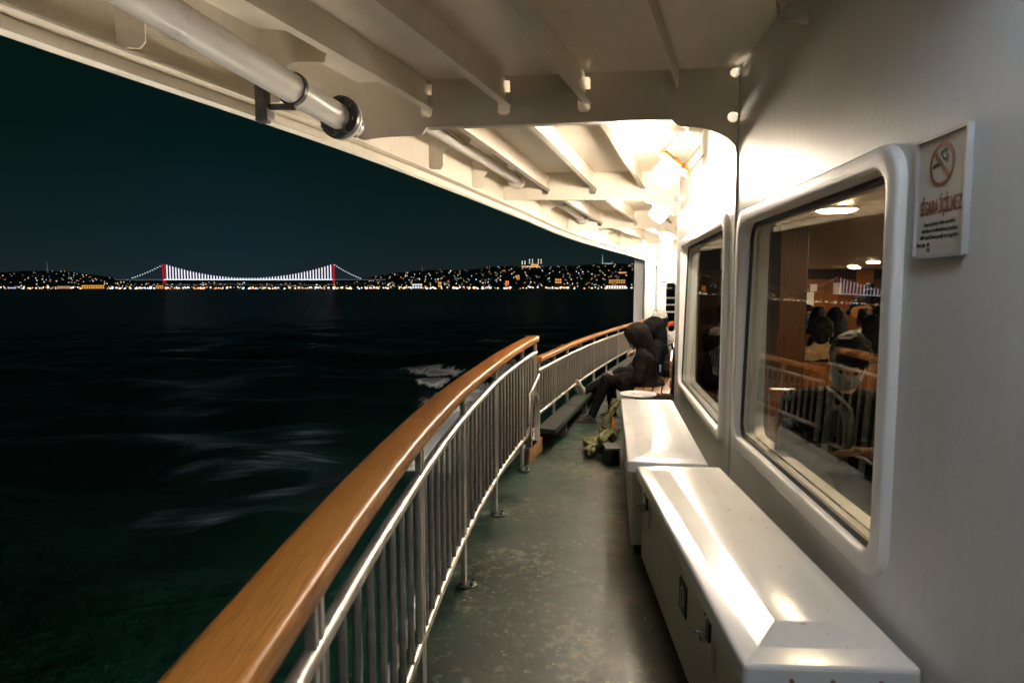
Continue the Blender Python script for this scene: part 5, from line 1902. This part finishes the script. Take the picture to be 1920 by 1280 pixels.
# houses on the slopes: six kinds of house, lit windows a part of each
WIN_C = [((1.0, 0.72, 0.42), 1.5), ((1.0, 0.9, 0.78), 1.9), ((1.0, 0.45, 0.14), 1.4), ((0.8, 0.9, 1.0), 1.7), ((1.0, 0.62, 0.32), 0.8), ((1.0, 0.85, 0.7), 0.9)]
M_WINS = [emit('lit_house_window', c, s) for c, s in WIN_C]
M_HOUSE = simple('night_house_wall', (0.12, 0.11, 0.10), 0.8, 0, 0.2, 0.1)
M_ROOF = simple('night_house_roof', (0.06, 0.03, 0.025), 0.8)
kinds = []
for k in range(6):
    w, dd, h = random.uniform(10, 17), 11, random.uniform(8, 15)
    bm = bmesh.new()
    box(bm, -w / 2, w / 2, -dd / 2, dd / 2, -6, h)
    me_b = bpy.data.meshes.new('wall')
    bm.to_mesh(me_b)
    bm.free()
    me_b.materials.append(M_HOUSE)
    bm = bmesh.new()
    v = [bm.verts.new(p) for p in ((-w / 2 - .5, -dd / 2 - .5, h + .02), (w / 2 + .5, -dd / 2 - .5, h + .02), (w / 2 + .5, dd / 2 + .5, h + .02), (-w / 2 - .5, dd / 2 + .5, h + .02), (-w / 4, 0, h + 3), (w / 4, 0, h + 3))]
    for f in ((0, 1, 5, 4), (1, 2, 5), (2, 3, 4, 5), (3, 0, 4), (3, 2, 1, 0)):
        bm.faces.new([v[i] for i in f])
    me_r = bpy.data.meshes.new('roof')
    bm.to_mesh(me_r)
    bm.free()
    me_r.materials.append(M_ROOF)
    wm = []
    nx, nz = 3, 3
    cells = [(i, j) for i in range(nx) for j in range(nz)]
    random.shuffle(cells)
    ws = []
    for (i, j) in cells[:(2, 3, 2, 1, 4, 3)[k]]:
        bm = bmesh.new()
        cx, cz = (i - 1) * w * 0.31, 1.5 + j * (h - 1.5) / 3 + 1.2
        box(bm, cx - 1.5, cx + 1.5, -dd / 2 - 0.25, -dd / 2 - 0.02, cz - 1.1, cz + 1.1)
        m_ = bpy.data.meshes.new('window')
        bm.to_mesh(m_)
        bm.free()
        m_.materials.append(M_WINS[k])
        ws.append(m_)
    kinds.append((me_b, me_r, ws))
def house(u, t, k):
    p = hill(u, t)
    zone = 'left of the bridge' if u < 300 else 'under the bridge span' if u < 640 else 'right of the bridge' if u < 900 else 'below the mosque' if u < 1080 else 'below the tall white tower'
    lvl = 'on the quay' if t < 0.12 else 'on the slope' if t < 0.4 else 'high up'
    col_ = ('amber', 'white', 'deep orange', 'bluish', 'dim amber', 'dim white')[k]
    r = empty('house', p, 'house with %s lit windows %s %s' % (col_, lvl, zone), 'house', 'houses across the water')
    for nm, m_ in (('wall', kinds[k][0]), ('roof', kinds[k][1])):
        link(bpy.data.objects.new(nm, m_), r)
    for m_ in kinds[k][2]:
        link(bpy.data.objects.new('window', m_), r)
rh = random.Random(11)
n_h = 0
while n_h < 210:
    u = rh.uniform(-20, 1240)
    t = rh.random() ** 1.5 * 0.9
    if 250 < u < 690 and t > 0.35:
        continue
    if u < 700 and rh.random() < 0.35:
        continue
    if 690 < u < 800 and t > 0.3 and rh.random() < 0.6:
        continue
    house(u, t, rh.choice((0, 1, 1, 2, 3, 4, 4, 5, 5)))
    n_h += 1
# street and quay lights: nobody could count them
LC = [((1.0, 0.95, 0.88), 2.6), ((1.0, 0.62, 0.28), 2.2), ((0.62, 0.80, 1.0), 2.6), ((1.0, 0.33, 0.08), 2.0), ((1.0, 0.9, 0.75), 1.0)]
M_LTS = [emit('street_light', c, s) for c, s in LC]
bm = bmesh.new()
rl = random.Random(5)
def spark(p, r, mi, sx_=1.0):
    n0 = len(bm.faces)
    vs = [bm.verts.new((p.x + a * r * sx_, p.y + b * r, p.z + c * r)) for a, b, c in ((1, 0, 0), (-1, 0, 0), (0, 1, 0), (0, -1, 0), (0, 0, 1), (0, 0, -1))]
    for a, b, c in ((0, 2, 4), (2, 1, 4), (1, 3, 4), (3, 0, 4), (2, 0, 5), (1, 2, 5), (3, 1, 5), (0, 3, 5)):
        f = bm.faces.new((vs[a], vs[b], vs[c]))
        f.material_index = mi
for i in range(660):      # along the quay
    u = rl.uniform(-450, 1500)
    p = hill(u, 0.0) + Vector((0, -30, rl.choice((2, 4, 6, 9))))
    spark(p, rl.uniform(2.2, 4.4), rl.choice((0, 0, 1, 1, 2, 3, 4)), rl.uniform(1, 1.9))
for i in range(900):      # streets on the slopes
    u = rl.uniform(-450, 1500)
    t = rl.random() ** 1.3 * 0.95
    if 250 < u < 690 and t > 0.4:
        continue
    if u < 700 and rl.random() < 0.3:
        continue
    p = hill(u, t) + Vector((0, -12, 9))
    spark(p, rl.uniform(1.0, 2.9), rl.choice((0, 0, 4, 4, 4, 1, 1, 2, 3)), rl.uniform(0.9, 1.6))
lights = obj('street_lights', bm, M_LTS)
lights['kind'] = 'stuff'
lights['label'] = 'scattered street and quay lights along the far shore'

def far_building(u, t, w, h, col, s, label, nm='building', cols=5, rows_=2, y=None):
    p = hill(u, t) + Vector((0, -34 if t == 0 else -8, 0))
    r = empty(nm, p, label, 'building')
    bm = bmesh.new()
    box(bm, -w / 2, w / 2, 0, 20, -6, h)
    obj('wall', bm, M_HOUSE, r)
    bm = bmesh.new()
    box(bm, -w / 2 - 1, w / 2 + 1, -1, 21, h + 0.02, h + 1.5)
    obj('roof', bm, M_ROOF, r)
    em = emit('floodlit_facade_glow', col, s)  # large glowing panes imitate floodlight on the facade
    for i in range(cols):
        for j in range(rows_):
            bm = bmesh.new()
            cx = -w / 2 + w * (i + 0.5) / cols
            cz = h * (j + 0.55) / rows_
            box(bm, cx - w / cols * 0.36, cx + w / cols * 0.36, -0.4, -0.02, cz - h / rows_ * 0.34, cz + h / rows_ * 0.34)
            obj('window', bm, em, r)
    return r
far_building(133, 0.0, 78, 16, (1.0, 0.42, 0.26), 0.75, 'long low salmon lit waterfront building at the far left', cols=8)
far_building(187, 0.0, 130, 22, (1.0, 0.42, 0.04), 0.95, 'long bright amber lit waterfront building left of the bridge', cols=10)
far_building(310, 0.0, 44, 20, (1.0, 0.40, 0.06), 0.9, 'amber lit building at the foot of the left bridge tower', cols=4)
far_building(38, 0.0, 44, 10, (0.45, 0.60, 1.0), 1.1, 'small bluish lit building on the far left quay', cols=4, rows_=1)
far_building(785, 0.0, 60, 30, (0.92, 0.95, 1.0), 0.9, 'pale grey lit waterfront hall right of the bridge', cols=4)
far_building(826, 0.02, 22, 34, (1.0, 0.45, 0.10), 0.9, 'small orange lit house on the quay right of the pale hall', cols=2)
far_building(951, 0.03, 22, 34, (1.0, 0.28, 0.05), 1.4, 'narrow strongly orange lit house on the quay under the mosque', cols=2, rows_=3)
far_building(971, 0.22, 22, 30, (1.0, 0.5, 0.12), 0.9, 'orange lit tower house above the quay under the mosque', cols=2, rows_=3)
far_building(1046, 0.10, 40, 30, (1.0, 0.44, 0.08), 0.9, 'square amber lit building above the quay, right of the mosque', cols=3)
far_building(1155, 0.08, 100, 26, (1.0, 0.5, 0.12), 0.65, 'long amber lit building on the slope at the right end of the shore', cols=7)
far_building(1152, 0.0, 118, 18, (1.0, 0.82, 0.72), 1.6, 'long brilliantly lit white building on the quay at the right', cols=8, rows_=3)
far_building(1165, 0.42, 56, 12, (1.0, 0.45, 0.12), 1.1, 'low orange lit building high on the right hill', cols=5, rows_=1)
# hilltop mosque
mp_ = hill(995, 0.96)
PXM = mp_.y / 1200.0
mq = empty('mosque', mp_, 'amber lit hilltop mosque with a stepped dome and six minarets', 'mosque')
M_MOSQ = simple('mosque_stone', (0.3, 0.26, 0.2), 0.7)
M_MLIT = emit('mosque_window', (1.0, 0.55, 0.25), 1.1)
M_MTIP = emit('minaret_light', (1.0, 0.88, 0.75), 1.4)
bm = bmesh.new()
box(bm, -17 * PXM, 17 * PXM, -10, 30, -20, 2.5 * PXM)
box(bm, 0, 14 * PXM, -8, 28, 2.52 * PXM, 6 * PXM)
lathe(bm, [(5.2 * PXM, 0), (4.6 * PXM, 2 * PXM), (2.6 * PXM, 3.6 * PXM), (0, 4.2 * PXM)], Matrix.Translation((7.5 * PXM, 10, 6.02 * PXM)), 20)
obj('wall', bm, M_MOSQ, mq, 40)
for i in range(13):
    bm = bmesh.new()
    cx = (-16 + i * 2.6) * PXM
    box(bm, cx - 1.05 * PXM, cx + 1.05 * PXM, -10.6, -10.05, 0.2 * PXM, 2.1 * PXM)
    obj('window', bm, M_MLIT, mq)
for i in range(5):
    bm = bmesh.new()
    cx = (1.3 + i * 2.8) * PXM
    box(bm, cx - 1.0 * PXM, cx + 1.0 * PXM, -8.6, -8.05, 3.0 * PXM, 5.6 * PXM)
    obj('window', bm, M_MLIT, mq)
bm = bmesh.new()
box(bm, 3.5 * PXM, 11.5 * PXM, -0.4 * PXM, 0.1 * PXM, 6.8 * PXM, 7.8 * PXM)
obj('window', bm, M_MLIT, mq)
for cx, hh_ in ((-16, 11), (-11, 11), (-2.5, 14), (3, 14), (14, 14), (19, 14)):
    bm = bmesh.new()
    lathe(bm, [(0.5 * PXM, -20), (0.42 * PXM, hh_ * PXM * 0.85), (0, hh_ * PXM)], Matrix.Translation((cx * PXM, -4, 0)), 10)
    mi = obj('minaret', bm, M_MOSQ, mq, 40)
    for q in (0.55, 0.78, 1.0):
        bm = bmesh.new()
        box(bm, cx * PXM - 0.7 * PXM, cx * PXM + 0.7 * PXM, -4 - 0.7 * PXM, -4 + 0.7 * PXM, hh_ * PXM * q - 0.75 * PXM, hh_ * PXM * q + 0.75 * PXM)
        obj('balcony_light', bm, M_MTIP, mi)
def mast(u, t, h, label, glow, wpx=1.0, name='radio_mast'):
    p = hill(u, t)
    r = empty(name, p, label, 'mast')
    k = p.y / 1200.0
    bm = bmesh.new()
    lathe(bm, [(wpx * k, -10), (wpx * 0.7 * k, h * k * 0.3), (wpx * 0.35 * k, h * k * 0.7), (0, h * k)], None, 8)
    obj('shaft', bm, emit('floodlit_mast', (0.75, 0.82, 0.85), glow), r, 40)
    return r, k
mast(97, 0.97, 22, 'thin pale floodlit mast on the left hill', 0.10, 1.0)
mast(793, 0.97, 11, 'short pale mast on the ridge right of the bridge', 0.12, 0.8)
r, k = mast(1128, 0.97, 20, 'tall white floodlit tower on the right hilltop with a wide lit base', 0.32, 1.3)
bm = bmesh.new()
box(bm, -1 * k, 20 * k, -6, 6, -0.5 * k, 1.3 * k)
obj('base_building', bm, emit('floodlit_base', (0.85, 0.9, 0.92), 0.5), r)
mast(1146, 0.97, 6, 'small second mast beside the tall white tower', 0.2, 0.8)
